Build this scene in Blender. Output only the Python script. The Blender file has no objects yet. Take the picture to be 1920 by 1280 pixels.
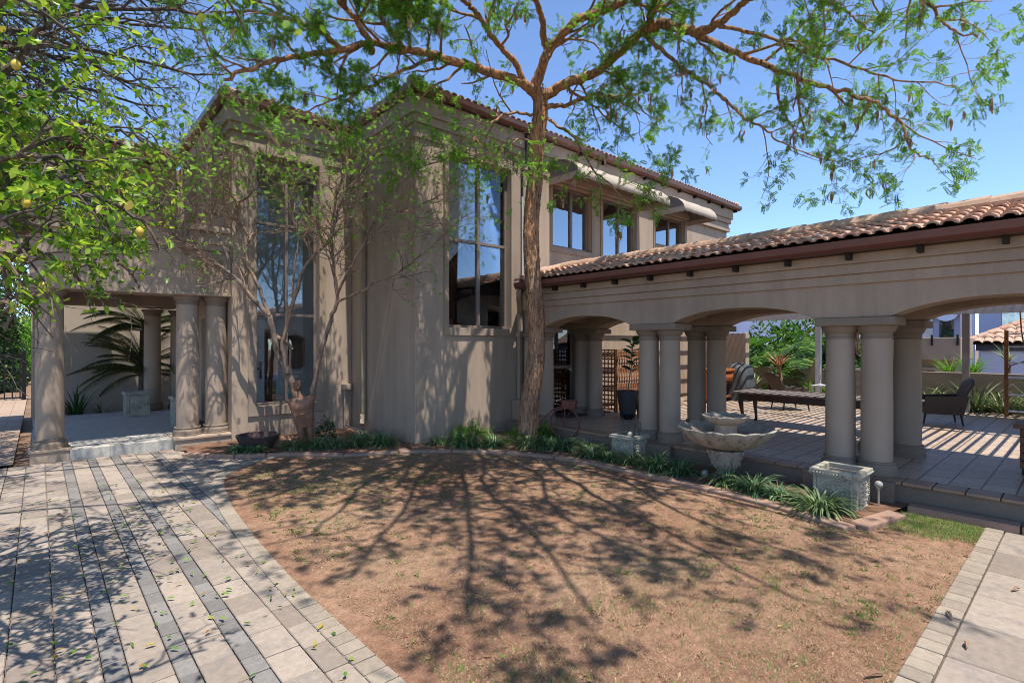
import bpy, math, random
import numpy as np
from mathutils import Vector
PI = math.pi
sc = bpy.context.scene
COL = sc.collection

# ---------------------------------------------------------------- camera, sky, sun, exposure
cam_d = bpy.data.cameras.new("camera"); cam = bpy.data.objects.new("camera", cam_d); COL.objects.link(cam)
cam.location = (0, 0, 2.0); cam.rotation_euler = (math.radians(90), 0, math.radians(-42))
cam_d.lens = 36 * 985 / 1920; cam_d.shift_y = 0.0026; cam_d.clip_end = 2000; cam_d.clip_start = 0.05
sc.camera = cam
SUN = Vector((-0.03, -0.36, 1.0)).normalized()
EL = math.asin(SUN.z); ROT = math.atan2(SUN.x, SUN.y)
w = bpy.data.worlds.new("World"); sc.world = w; w.use_nodes = True
nt = w.node_tree; bg = nt.nodes["Background"]
sky = nt.nodes.new("ShaderNodeTexSky"); sky.sky_type = 'NISHITA'; sky.sun_disc = False
sky.sun_elevation = EL; sky.sun_rotation = ROT; sky.altitude = 1500; sky.air_density = 0.85; sky.dust_density = 0.05; sky.ozone_density = 4.5
nt.links.new(sky.outputs[0], bg.inputs[0]); bg.inputs[1].default_value = 0.15
sl = bpy.data.lights.new("sun", 'SUN'); sl.energy = 3.7; sl.angle = math.radians(0.45); sl.color = (1, .945, .87)
so = bpy.data.objects.new("sun", sl); COL.objects.link(so); so.rotation_euler = (-SUN).to_track_quat('-Z', 'Y').to_euler()
so.location = (0, -20, 60)
sc.view_settings.view_transform = 'Standard'; sc.view_settings.look = 'None'; sc.view_settings.gamma = 1
sc.view_settings.use_curve_mapping = False; sc.view_settings.exposure = 1.05
sc.cycles.max_bounces = 8; sc.cycles.transparent_max_bounces = 12; sc.cycles.use_denoising = True; sc.cycles.filter_width = 1.0; sc.cycles.sample_clamp_indirect = 4

# ---------------------------------------------------------------- helpers
A_ = math.radians(48); FW = np.array([math.cos(A_), math.sin(A_), 0]); RT = np.array([math.sin(A_), -math.cos(A_), 0])
def at(px, py, d):
    "point at distance d in front of the viewpoint, measured on the photograph"
    return np.array([0, 0, 2.0]) + d * (FW + RT * (px - 960) / 985 + np.array([0, 0, (645 - py) / 985]))

def wl(o):
    v = Vector((0, 0, 0))
    while o is not None: v = v + Vector(o.location); o = o.parent
    return v
def tag(o, label=None, cat=None, group=None, kind=None):
    if label: o['label'] = label
    if cat: o['category'] = cat
    if group: o['group'] = group
    if kind: o['kind'] = kind
    return o
def thing(name, label, cat, loc=(0, 0, 0), rz=0, group=None):
    o = bpy.data.objects.new(name, None); COL.objects.link(o); o.location = loc; o.rotation_euler = (0, 0, rz)
    return tag(o, label, cat, group)
def dup(o, loc=None, rz=None, label=None, parent=None, scale=None):
    c = o.copy(); COL.objects.link(c)
    if parent is not None: c.parent = parent
    for ch in list(o.children): dup(ch, parent=c)
    if loc is not None: c.location = loc
    if rz is not None: c.rotation_euler = (0, 0, rz)
    if scale: c.scale = (scale,) * 3
    if label: c['label'] = label
    return c
def link(name, me, mats, parent=None):
    o = bpy.data.objects.new(name, me); COL.objects.link(o)
    for m in (mats if isinstance(mats, (list, tuple)) else [mats]): me.materials.append(m)
    if parent is not None: o.parent = parent
    return o

class MB:
    def __init__(s): s.v = []; s.f = []; s.m = []
    def add(s, vs, fs, mi=0):
        b = len(s.v); s.v += [tuple(x) for x in vs]; s.f += [tuple(i + b for i in f) for f in fs]; s.m += [mi] * len(fs)
    def box(s, x0, x1, y0, y1, z0, z1, mi=0, skip=()):
        vs = [(x, y, z) for z in (z0, z1) for y in (y0, y1) for x in (x0, x1)]
        F = {'-z': (0, 2, 3, 1), '+z': (4, 5, 7, 6), '-y': (0, 1, 5, 4), '+y': (2, 6, 7, 3), '-x': (0, 4, 6, 2), '+x': (1, 3, 7, 5)}
        s.add(vs, [F[k] for k in F if k not in skip], mi)
    def obox(s, c, ax, ay, az, mi=0):
        "box with half axes"
        c, ax, ay, az = map(np.array, (c, ax, ay, az))
        vs = [c + i * ax + j * ay + k * az for k in (-1, 1) for j in (-1, 1) for i in (-1, 1)]
        s.add(vs, [(0, 2, 3, 1), (4, 5, 7, 6), (0, 1, 5, 4), (2, 6, 7, 3), (0, 4, 6, 2), (1, 3, 7, 5)], mi)
    def bar(s, p, q, wd, ht, mi=0):
        p, q = np.array(p, float), np.array(q, float); d = q - p; L = np.linalg.norm(d); d /= L
        up = np.array([0, 0, 1.]) if abs(d[2]) < .95 else np.array([1., 0, 0])
        sd = np.cross(up, d); sd /= np.linalg.norm(sd); u = np.cross(d, sd)
        s.obox((p + q) / 2, d * L / 2, sd * wd / 2, u * ht / 2, mi)
    def tube(s, pts, rad, n=8, mi=0, cap=True, jit=0, rng=None):
        P = np.array(pts, float); N = len(P); R = np.full(N, rad, float) if np.isscalar(rad) else np.array(rad, float)
        T = np.gradient(P, axis=0); T /= np.linalg.norm(T, axis=1)[:, None] + 1e-9
        a = np.array([0, 0, 1.]) if abs(T[0][2]) < .9 else np.array([1., 0, 0])
        u = np.cross(T[0], a); u /= np.linalg.norm(u); vs = []
        for i in range(N):
            u = u - T[i] * (u @ T[i]); u /= np.linalg.norm(u) + 1e-9; w_ = np.cross(T[i], u)
            for k in range(n):
                t = 2 * PI * k / n; r = R[i] * (1 + (rng.uniform(-jit, jit) if jit else 0))
                vs.append(P[i] + r * (math.cos(t) * u + math.sin(t) * w_))
        fs = [(i * n + k, i * n + (k + 1) % n, (i + 1) * n + (k + 1) % n, (i + 1) * n + k) for i in range(N - 1) for k in range(n)]
        if cap: fs += [tuple(range(n))[::-1], tuple((N - 1) * n + k for k in range(n))]
        s.add(vs, fs, mi)
    def lathe(s, prof, n=32, c=(0, 0, 0), mi=0, mod=None):
        vs = []
        for i, (r, z) in enumerate(prof):
            for k in range(n):
                t = 2 * PI * k / n; rr, zz = (r, z) if mod is None else mod(i, r, z, t)
                vs.append((c[0] + rr * math.cos(t), c[1] + rr * math.sin(t), c[2] + zz))
        m = len(prof)
        fs = [(i * n + k, i * n + (k + 1) % n, (i + 1) * n + (k + 1) % n, (i + 1) * n + k) for i in range(m - 1) for k in range(n)]
        fs += [tuple(range(n))[::-1], tuple((m - 1) * n + k for k in range(n))]
        s.add(vs, fs, mi)
    def wall(s, axis, p0, p1, u0, u1, z0, z1, holes=(), mi=0):
        "wall slab between planes p0 and p1; holes = (u0,u1,z0,z1)"
        us = sorted({u0, u1} | {h[0] for h in holes} | {h[1] for h in holes}); zs = sorted({z0, z1} | {h[2] for h in holes} | {h[3] for h in holes})
        us = [u for u in us if u0 <= u <= u1]; zs = [z for z in zs if z0 <= z <= z1]
        nu, nz = len(us) - 1, len(zs) - 1
        def solid(i, j):
            if not (0 <= i < nu and 0 <= j < nz): return False
            cu, cz = (us[i] + us[i + 1]) / 2, (zs[j] + zs[j + 1]) / 2
            return not any(h[0] < cu < h[1] and h[2] < cz < h[3] for h in holes)
        for i in range(nu):
            for j in range(nz):
                if not solid(i, j): continue
                sk = []
                lo, hi = ('-x', '+x') if axis == 'y' else ('-y', '+y')
                if solid(i - 1, j): sk.append(lo)
                if solid(i + 1, j): sk.append(hi)
                if solid(i, j - 1): sk.append('-z')
                if solid(i, j + 1): sk.append('+z')
                if axis == 'y': s.box(us[i], us[i + 1], p0, p1, zs[j], zs[j + 1], mi, sk)
                else: s.box(p0, p1, us[i], us[i + 1], zs[j], zs[j + 1], mi, sk)
    def build(s, name, mats, parent=None, smooth=False, bevel=0, seg=2):
        o0 = wl(parent) if parent is not None else Vector((0, 0, 0))
        me = bpy.data.meshes.new(name)
        me.from_pydata([(x - o0.x, y - o0.y, z - o0.z) for x, y, z in s.v], [], s.f)
        o = link(name, me, mats, parent)
        if any(s.m): me.polygons.foreach_set("material_index", s.m)
        if smooth:
            me.polygons.foreach_set("use_smooth", [True] * len(me.polygons))
            try: me.set_sharp_from_angle(angle=math.radians(40))
            except Exception: pass
        if bevel:
            b = o.modifiers.new("bevel", 'BEVEL'); b.width = bevel; b.segments = seg; b.limit_method = 'ANGLE'; b.angle_limit = math.radians(40)
        return o

def quads(name, Q, mats, parent=None, mi=None, smooth=False):
    "mesh of many separate quads, Q: (N,4,3)"
    Q = np.asarray(Q, np.float32); n = len(Q)
    if parent is not None: Q = Q - np.array(wl(parent), np.float32)
    me = bpy.data.meshes.new(name); me.vertices.add(4 * n); me.vertices.foreach_set("co", Q.reshape(-1))
    me.loops.add(4 * n); me.loops.foreach_set("vertex_index", np.arange(4 * n, dtype=np.int32))
    me.polygons.add(n); me.polygons.foreach_set("loop_start", np.arange(0, 4 * n, 4, dtype=np.int32))
    o = link(name, me, mats, parent)
    if mi is not None: me.polygons.foreach_set("material_index", np.asarray(mi, np.int32))
    me.update(calc_edges=True); me.validate()
    return o

# ---------------------------------------------------------------- materials
def newmat(name):
    m = bpy.data.materials.new(name); m.use_nodes = True; t = m.node_tree
    return m, t, t.nodes["Principled BSDF"], t.nodes, t.links
def coords(N, L, scale=(1, 1, 1)):
    tc = N.new("ShaderNodeTexCoord"); mp = N.new("ShaderNodeMapping"); mp.inputs['Scale'].default_value = scale
    L.new(tc.outputs['Object'], mp.inputs['Vector']); return mp.outputs[0]
def ramp(N, stops):
    r = N.new("ShaderNodeValToRGB"); e = r.color_ramp.elements
    while len(e) < len(stops): e.new(.5)
    for k, (p, c) in enumerate(stops): e[k].position = p; e[k].color = (*c, 1)
    return r
def noise(N, L, vec, scale, detail=4, rough=.55):
    n = N.new("ShaderNodeTexNoise"); n.inputs['Scale'].default_value = scale; n.inputs['Detail'].default_value = detail; n.inputs['Roughness'].default_value = rough
    L.new(vec, n.inputs['Vector']); return n.outputs['Fac']
def mixc(N, L, fac, a, b, mode='MIX'):
    m = N.new("ShaderNodeMix"); m.data_type = 'RGBA'; m.blend_type = mode
    for i, x in ((0, fac), (6, a), (7, b)):
        if isinstance(x, (int, float)): m.inputs[i].default_value = x
        elif isinstance(x, tuple): m.inputs[i].default_value = (*x, 1)
        else: L.new(x, m.inputs[i])
    return m.outputs[2]
def bump(N, L, P, h, strength=.3, dist=.01):
    b = N.new("ShaderNodeBump"); b.inputs['Strength'].default_value = strength; b.inputs['Distance'].default_value = dist
    L.new(h, b.inputs['Height']); L.new(b.outputs[0], P.inputs['Normal'])
KA = .86   # overall surface tone
def sc3(c, k): return tuple(min(1, x * k) for x in c)

def rough_mat(name, c, rough=.85, var=.15, s1=1.2, s2=60, bs=.25, bd=.006, dirt=None, stretch=(1, 1, 1), spec=.3, metal=0, streak=0):
    "plaster, stone, painted or rusty surface: colour drifts over big and small patches, grain in the relief"
    m, t, P, N, L = newmat(name); v = coords(N, L, stretch)
    n1 = noise(N, L, v, s1, 5, .6); n2 = noise(N, L, v, s2, 3)
    c = sc3(c, KA); r = ramp(N, [(.3, sc3(c, 1 - var)), (.7, sc3(c, 1 + var))]); L.new(n1, r.inputs[0])
    if streak:
        v2 = coords(N, L, (2.6, 2.6, .22)); n4 = noise(N, L, v2, 1.0, 8, .72); r4 = ramp(N, [(.38, (1 - streak,) * 3), (.6, (1.04,) * 3)]); L.new(n4, r4.inputs[0]); r = type('o', (), {'outputs': [mixc(N, L, 1.0, r.outputs[0], r4.outputs[0], 'MULTIPLY')]})
    r2 = ramp(N, [(.25, (.86,) * 3), (.75, (1.1,) * 3)]); L.new(n2, r2.inputs[0])
    col = mixc(N, L, 1.0, r.outputs[0], r2.outputs[0], 'MULTIPLY')
    if dirt:
        n3 = noise(N, L, v, dirt[1], 6, .7); r3 = ramp(N, [(dirt[2], (0, 0, 0)), (min(1, dirt[2] + .12), (1, 1, 1))]); L.new(n3, r3.inputs[0])
        col = mixc(N, L, r3.outputs[0], col, dirt[0])
    L.new(col, P.inputs['Base Color']); P.inputs['Roughness'].default_value = rough; P.inputs['Specular IOR Level'].default_value = spec
    P.inputs['Metallic'].default_value = metal
    bump(N, L, P, n2, bs, bd); return m
def island_mat(name, stops, rough=.8, s2=40, bs=.3, bd=.006, blotch=None, spec=.3):
    "each separate piece (tile, paver) its own tone"
    m, t, P, N, L = newmat(name); v = coords(N, L)
    g = N.new("ShaderNodeNewGeometry"); r = ramp(N, [(p_, sc3(c_, KA)) for p_, c_ in stops]); L.new(g.outputs['Random Per Island'], r.inputs[0])
    n2 = noise(N, L, v, s2, 5, .65); r2 = ramp(N, [(.25, (.78,) * 3), (.75, (1.14,) * 3)]); L.new(n2, r2.inputs[0])
    col = mixc(N, L, 1.0, r.outputs[0], r2.outputs[0], 'MULTIPLY')
    if blotch:
        n3 = noise(N, L, v, blotch[1], 6, .7); r3 = ramp(N, [(blotch[2], (0, 0, 0)), (blotch[2] + .14, (1, 1, 1))]); L.new(n3, r3.inputs[0])
        k = N.new("ShaderNodeMath"); k.operation = 'MULTIPLY'; k.inputs[1].default_value = blotch[3]; L.new(r3.outputs[0], k.inputs[0])
        col = mixc(N, L, k.outputs[0], col, blotch[0])
    L.new(col, P.inputs['Base Color']); P.inputs['Roughness'].default_value = rough; P.inputs['Specular IOR Level'].default_value = spec
    bump(N, L, P, n2, bs, bd); return m
def leaf_mat(name, stops, trans=.4, rough=.5, tcol=1.6):
    m, t, P, N, L = newmat(name)
    g = N.new("ShaderNodeNewGeometry"); r = ramp(N, stops); L.new(g.outputs['Random Per Island'], r.inputs[0])
    L.new(r.outputs[0], P.inputs['Base Color']); P.inputs['Roughness'].default_value = rough; P.inputs['Specular IOR Level'].default_value = .25
    tr = N.new("ShaderNodeBsdfTranslucent"); tc = mixc(N, L, 1.0, r.outputs[0], (tcol, tcol * 1.05, tcol * .55), 'MULTIPLY'); L.new(tc, tr.inputs[0])
    mx = N.new("ShaderNodeMixShader"); mx.inputs[0].default_value = trans; L.new(P.outputs[0], mx.inputs[1]); L.new(tr.outputs[0], mx.inputs[2])
    L.new(mx.outputs[0], N["Material Output"].inputs[0]); return m
def plain(name, c, rough=.6, metal=0, spec=.4, var=.1):
    return rough_mat(name, c, rough, var, 3, 90, .08, .002, None, (1, 1, 1), spec, metal)
def glass_mat(name, tint=(.85, .9, .92), base=.16, gain=1.3):
    m, t, P, N, L = newmat(name); N.remove(P)
    tr = N.new("ShaderNodeBsdfTransparent"); tr.inputs[0].default_value = (*tint, 1)
    gl = N.new("ShaderNodeBsdfGlossy"); gl.inputs['Roughness'].default_value = .015; gl.inputs[0].default_value = (.92, .95, 1, 1)
    v = coords(N, L); nn = noise(N, L, v, .9, 2); b = N.new("ShaderNodeBump"); b.inputs['Strength'].default_value = .06; b.inputs['Distance'].default_value = .05; L.new(nn, b.inputs['Height']); L.new(b.outputs[0], gl.inputs['Normal'])
    fr = N.new("ShaderNodeFresnel"); fr.inputs[0].default_value = 1.5
    ma = N.new("ShaderNodeMath"); ma.operation = 'MULTIPLY_ADD'; ma.inputs[1].default_value = gain; ma.inputs[2].default_value = base; ma.use_clamp = True
    L.new(fr.outputs[0], ma.inputs[0]); mx = N.new("ShaderNodeMixShader"); L.new(ma.outputs[0], mx.inputs[0]); L.new(tr.outputs[0], mx.inputs[1]); L.new(gl.outputs[0], mx.inputs[2])
    L.new(mx.outputs[0], N["Material Output"].inputs[0]); return m
def bark_mat(name, c0, c1, stretch=(1, 1, .22), s=26, bs=.9, bd=.03):
    m, t, P, N, L = newmat(name); v = coords(N, L, stretch)
    n1 = noise(N, L, v, s, 6, .7); n2 = noise(N, L, v, s * .14, 5, .65)
    r = ramp(N, [(.36, c0), (.52, c1), (.7, sc3(c1, 1.45))]); L.new(n1, r.inputs[0])
    r2 = ramp(N, [(.36, (.62, .70, .80)), (.62, (1.22, 1.05, .90))]); L.new(n2, r2.inputs[0])
    L.new(mixc(N, L, 1.0, r.outputs[0], r2.outputs[0], 'MULTIPLY'), P.inputs['Base Color']); P.inputs['Roughness'].default_value = .9; P.inputs['Specular IOR Level'].default_value = .15
    bump(N, L, P, n1, bs, bd); return m
def brick_mat(name, c1, c2, mortar, bw, bh, ms=.012, rough=.5, rot=0, spec=.4, off=.5):
    m, t, P, N, L = newmat(name); tc = N.new("ShaderNodeTexCoord"); mp = N.new("ShaderNodeMapping"); mp.inputs['Rotation'].default_value = (0, 0, rot); L.new(tc.outputs['Object'], mp.inputs[0]); v = mp.outputs[0]
    b = N.new("ShaderNodeTexBrick"); b.inputs['Scale'].default_value = 1; b.inputs['Brick Width'].default_value = bw; b.inputs['Row Height'].default_value = bh; b.inputs['Mortar Size'].default_value = ms
    b.offset = off; b.inputs['Color1'].default_value = (*sc3(c1, KA), 1); b.inputs['Color2'].default_value = (*sc3(c2, KA), 1); b.inputs['Mortar'].default_value = (*mortar, 1); b.inputs['Mortar Smooth'].default_value = .3
    L.new(v, b.inputs['Vector']); n2 = noise(N, L, v, 14, 6, .65); r2 = ramp(N, [(.25, (.72,) * 3), (.75, (1.15,) * 3)]); L.new(n2, r2.inputs[0])
    L.new(mixc(N, L, 1.0, b.outputs[0], r2.outputs[0], 'MULTIPLY'), P.inputs['Base Color']); P.inputs['Roughness'].default_value = rough; P.inputs['Specular IOR Level'].default_value = spec
    mm = N.new("ShaderNodeMath"); mm.operation = 'MULTIPLY_ADD'; mm.inputs[1].default_value = -1.2; L.new(b.outputs['Fac'], mm.inputs[0]); L.new(n2, mm.inputs[2])
    bump(N, L, P, mm.outputs[0], .5, .008); return m

WALLC = (.425, .322, .238)
M = dict(
    wall=rough_mat('plaster', WALLC, .9, .09, .6, 110, .35, .006, (sc3(WALLC, .80), 2.3, .60), streak=.15),
    wallr=rough_mat('rough_plaster', sc3(WALLC, .92), .9, .1, .8, 55, .8, .012, None),
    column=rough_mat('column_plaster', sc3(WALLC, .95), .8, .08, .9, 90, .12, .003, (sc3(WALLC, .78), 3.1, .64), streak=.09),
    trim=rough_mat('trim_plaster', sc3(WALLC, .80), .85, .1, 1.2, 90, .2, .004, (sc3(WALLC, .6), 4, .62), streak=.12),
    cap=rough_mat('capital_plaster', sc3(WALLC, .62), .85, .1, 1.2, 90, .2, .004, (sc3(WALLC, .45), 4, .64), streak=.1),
    soffit=plain('soffit_wood', (.07, .042, .03), .7),
    gutter=plain('gutter_paint', (.155, .055, .042), .4, 0, .5),
    rafter=plain('rafter_wood', (.018, .012, .01), .7),
    tile=island_mat('roof_tile', [(0, (.32, .18, .13)), (.2, (.47, .25, .165)), (.6, (.56, .32, .21)), (.85, (.54, .36, .25)), (1, (.40, .28, .21))], .85, 22, .4, .008, ((.15, .12, .10), 2.2, .57, .7)),
    ridge=island_mat('ridge_tile', [(0, (.45, .29, .20)), (1, (.56, .38, .27))], .85, 18, .4, .01, ((.15, .11, .09), 1.7, .56, .7)),
    frame=plain('window_frame_bronze', (.20, .15, .12), .45, 0, .5),
    framew=plain('door_frame_white', (.62, .63, .62), .4),
    glass=glass_mat('window_glass', (.9, .94, .96), .05, 1.0), glassh=glass_mat('hall_glass', (.9, .93, .94), .05, 1.1), glass2=glass_mat('window_glass_mirror', (.75, .8, .82), .34, 1.2),
    glassd=glass_mat('door_glass', (.5, .52, .54), .06, 1.3),
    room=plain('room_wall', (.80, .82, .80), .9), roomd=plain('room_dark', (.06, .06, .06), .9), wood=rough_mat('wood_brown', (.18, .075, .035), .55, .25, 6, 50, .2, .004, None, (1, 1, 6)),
    curtain=plain('curtain_white', (.9, .9, .88), .9), black=plain('black_metal', (.012, .012, .013), .45, .3), mirror=plain('mirror_glass', (.03, .035, .04), .08, 0, .8),
    canvas=rough_mat('awning_canvas', (.43, .355, .275), .9, .08, 2, 160, .15, .003, ((.34, .28, .22), 2.5, .58)),
    canvas_shaded=rough_mat('awning_side_shaded', (.22, .18, .16), .9, .06, 2, 160, .15, .003),  # darker copy of the canvas: shade of the end panels put into the colour
    pipe=plain('downpipe_paint', (.33, .25, .17), .5), pipeb=plain('black_pipe', (.02, .02, .022), .4), pipeg=plain('grey_pipe', (.5, .5, .5), .4),
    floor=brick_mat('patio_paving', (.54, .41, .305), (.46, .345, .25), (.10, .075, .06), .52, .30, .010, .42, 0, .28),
    nose=rough_mat('step_edge_tile', (.33, .20, .13), .5, .18, 3, 40, .2, .004, None, (1, 1, 1), .45),
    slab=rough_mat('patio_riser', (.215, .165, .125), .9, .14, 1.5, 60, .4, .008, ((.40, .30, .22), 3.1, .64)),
    ptile=brick_mat('porch_tile', (.56, .52, .46), (.51, .475, .42), (.3, .28, .25), 1.0, .45, .006, .65, 0, .2),
    stone=rough_mat('cast_stone', (.40, .37, .29), .9, .22, 5, 55, .5, .006, ((.13, .12, .10), 7, .57)),
    fstone=rough_mat('fountain_stone', (.37, .315, .25), .85, .25, 6, 50, .6, .008, ((.15, .135, .12), 11, .53), (1, 1, .22)),
    soil=rough_mat('bed_soil', (.20, .105, .065), .95, .3, 3, 40, .9, .02),
    clay=rough_mat('statue_clay', (.24, .115, .065), .5, .25, 6, 60, .25, .004, ((.10, .055, .035), 5, .6), (1, 1, 1), .45),
    kerb=rough_mat('kerb_terracotta', (.34, .215, .155), .9, .18, 3, 60, .4, .008, ((.25, .15, .11), 5, .6)),
    rust=rough_mat('rusty_iron', (.16, .055, .04), .8, .35, 12, 90, .4, .004),
    potd=plain('pot_dark', (.055, .05, .05), .6), bowl=rough_mat('bowl_stone', (.085, .055, .05), .9, .25, 10, 60, .6, .008),
    lattice=rough_mat('lattice_wood', (.33, .135, .055), .7, .25, 8, 60, .2, .003), cabinet=rough_mat('cabinet_wood', (.50, .16, .05), .5, .2, 5, 60, .15, .003),
    tabled=rough_mat('table_dark_wood', (.080, .036, .024), .4, .3, 6, 60, .15, .003), tabtop=rough_mat('table_top_weathered', (.20, .155, .125), .6, .2, 5, 60, .2, .003),
    wicker=rough_mat('wicker', (.085, .06, .048), .6, .3, 30, 120, .7, .006, None, (1, 1, 4)), cushion=plain('grey_cushion', (.07, .07, .08), .9),
    cover=rough_mat('grill_cover', (.075, .08, .085), .75, .2, 3, 70, .3, .004), white=plain('white_paint', (.60, .58, .58), .5), postg=plain('post_paint', (.34, .30, .28), .5), metal=plain('bright_metal', (.6, .6, .6), .35, .8),
    blue=rough_mat('blue_plaster', (.62, .70, .88), .85, .05), blued=plain('dark_blue_trim', (.06, .08, .13), .7), beige=rough_mat('beige_plaster', (.36, .275, .21), .9, .05), boundary=rough_mat('boundary_wall_plaster', (.25, .19, .15), .9, .15, 1.5, 50, .4, .008, ((.42, .35, .28), 4, .66), (1, 1, 3)),
    gwall=rough_mat('garden_wall_plaster', (.42, .345, .265), .9, .05), gpanel=plain('pergola_sheet', (.16, .15, .15), .7),
    bark=bark_mat('acacia_bark', (.095, .062, .045), (.44, .26, .155), (1, 1, .20), 30, 1.0, .04), bark2=bark_mat('smooth_bark', (.12, .088, .068), (.25, .185, .14), (1, 1, .4), 14, .4, .01), barkd=bark_mat('grey_bark', (.05, .04, .035), (.13, .105, .085), (1, 1, .4), 18, .5, .01),
    acacia=leaf_mat('acacia_leaf', [(0, (.045, .12, .018)), (.5, (.11, .235, .03)), (1, (.24, .40, .055))], .45),
    small=leaf_mat('small_tree_leaf', [(0, (.08, .20, .03)), (.6, (.18, .36, .055)), (1, (.30, .48, .10))], .5),
    lemon=leaf_mat('lemon_leaf', [(0, (.045, .11, .014)), (.35, (.12, .23, .024)), (.75, (.25, .37, .04)), (.95, (.38, .44, .07)), (1, (.32, .25, .06))], .42, .35),
    olive=leaf_mat('olive_leaf', [(0, (.022, .045, .02)), (.6, (.055, .09, .04)), (1, (.14, .19, .09))], .25),
    pod=leaf_mat('pod', [(0, (.16, .085, .05)), (1, (.42, .26, .16))], .15),
    lir=leaf_mat('lily_turf_leaf', [(0, (.03, .075, .03)), (.55, (.075, .15, .06)), (.85, (.17, .26, .13)), (1, (.36, .40, .22))], .2, .4),
    lir2=leaf_mat('lily_turf_pale_leaf', [(0, (.04, .085, .03)), (.5, (.11, .18, .07)), (.85, (.24, .30, .15)), (1, (.34, .27, .13))], .2, .4),
    lime=leaf_mat('lime_leaf', [(0, (.05, .13, .018)), (1, (.14, .27, .035))], .4), dark=leaf_mat('dark_leaf', [(0, (.015, .04, .012)), (1, (.05, .11, .03))], .2, .35),
    phil=leaf_mat('philodendron_leaf', [(0, (.02, .06, .012)), (.6, (.06, .14, .025)), (1, (.15, .25, .05))], .35, .35), aloe=leaf_mat('aloe_leaf', [(0, (.09, .14, .06)), (.7, (.22, .27, .13)), (1, (.40, .42, .25))], .15),
    aloer=leaf_mat('aloe_red_leaf', [(0, (.25, .20, .12)), (1, (.45, .16, .11))], .2), palm=leaf_mat('palm_leaf', [(0, (.025, .05, .012)), (.7, (.07, .11, .03)), (1, (.22, .17, .07))], .25),
    lemonf=plain('lemon_skin', (.62, .45, .06), .45, 0, .4, .2), red=plain('red_petal', (.55, .03, .05), .6),
    straw=leaf_mat('dry_grass', [(0, (.10, .05, .032)), (.3, (.23, .125, .075)), (.65, (.36, .22, .135)), (1, (.52, .39, .25))], .1, .8, 1.1), grass=leaf_mat('green_grass', [(0, (.06, .12, .025)), (1, (.16, .25, .06))], .3),
    litter=leaf_mat('fallen_leaf', [(0, (.05, .13, .02)), (.5, (.14, .26, .04)), (.75, (.35, .30, .06)), (1, (.28, .10, .03))], .2),
    solar=plain('frosted_globe', (.34, .33, .29), .1, 0, .6), wire=plain('green_wire', (.03, .07, .06), .5),
    paverc=island_mat('cream_paver', [(0, (.235, .188, .150)), (.35, (.33, .268, .215)), (.7, (.39, .318, .255)), (1, (.29, .24, .195))], .85, 16, .35, .006, ((.17, .15, .14), 3.4, .52, .75)),
    paverg=island_mat('grey_paver', [(0, (.165, .15, .137)), (1, (.25, .23, .21))], .85, 22, .35, .006, ((.30, .27, .24), 4, .66, .4)),
    edgep=island_mat('edge_paver', [(0, (.27, .22, .17)), (1, (.36, .295, .225))], .85, 22, .4, .006, ((.18, .16, .14), 3, .6, .6)),
    joint=rough_mat('joint_sand', (.22, .17, .13), .95, .2, 4, 80, .4, .004),
)
# lawn soil: bare red-brown earth with dry, straw-pale and greenish patches
def lawn_mat():
    m, t, P, N, L = newmat('lawn_soil'); v = coords(N, L)
    a = noise(N, L, v, .55, 5, .6); b = noise(N, L, v, 7, 5, .7); c = noise(N, L, v, 75, 5, .8)
    r = ramp(N, [(.34, (.25, .132, .082)), (.52, (.33, .195, .125)), (.72, (.345, .245, .155))]); L.new(a, r.inputs[0])
    r2 = ramp(N, [(.3, (.60,) * 3), (.7, (1.25,) * 3)]); L.new(b, r2.inputs[0]); r3 = ramp(N, [(.30, (.42,) * 3), (.70, (1.25,) * 3)]); L.new(c, r3.inputs[0])
    col = mixc(N, L, 1.0, mixc(N, L, 1.0, r.outputs[0], r2.outputs[0], 'MULTIPLY'), r3.outputs[0], 'MULTIPLY')
    L.new(col, P.inputs['Base Color']); P.inputs['Roughness'].default_value = .95; P.inputs['Specular IOR Level'].default_value = .1
    bump(N, L, P, c, .8, .012); return m
M['lawn'] = lawn_mat()
M['earth'] = rough_mat('bare_earth', (.24, .15, .095), .95, .3, .4, 20, .8, .02)
# ================================================================ SETTING: ground, paving, lawn
rng = random.Random(3); nr = np.random.default_rng(5)
g = MB(); g.add([(-150, -150, -.06), (250, -150, -.06), (250, 250, -.06), (-150, 250, -.06)], [(0, 1, 2, 3)])
tag(g.build('ground', M['earth']), kind='structure')
# earth bank beyond the gate
hb = MB(); nx, ny = 24, 20
hv = [(-26 + 27 * i / nx, 26.5 + 40 * j / ny, -.05 + 3.4 * min(1, (j / ny) * 2.2) ** 1.3 + rng.uniform(-.08, .08)) for j in range(ny + 1) for i in range(nx + 1)]
hb.add(hv, [(j * (nx + 1) + i, j * (nx + 1) + i + 1, (j + 1) * (nx + 1) + i + 1, (j + 1) * (nx + 1) + i) for j in range(ny) for i in range(nx)])
tag(hb.build('hill', M['earth'], smooth=True), kind='structure')

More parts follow.
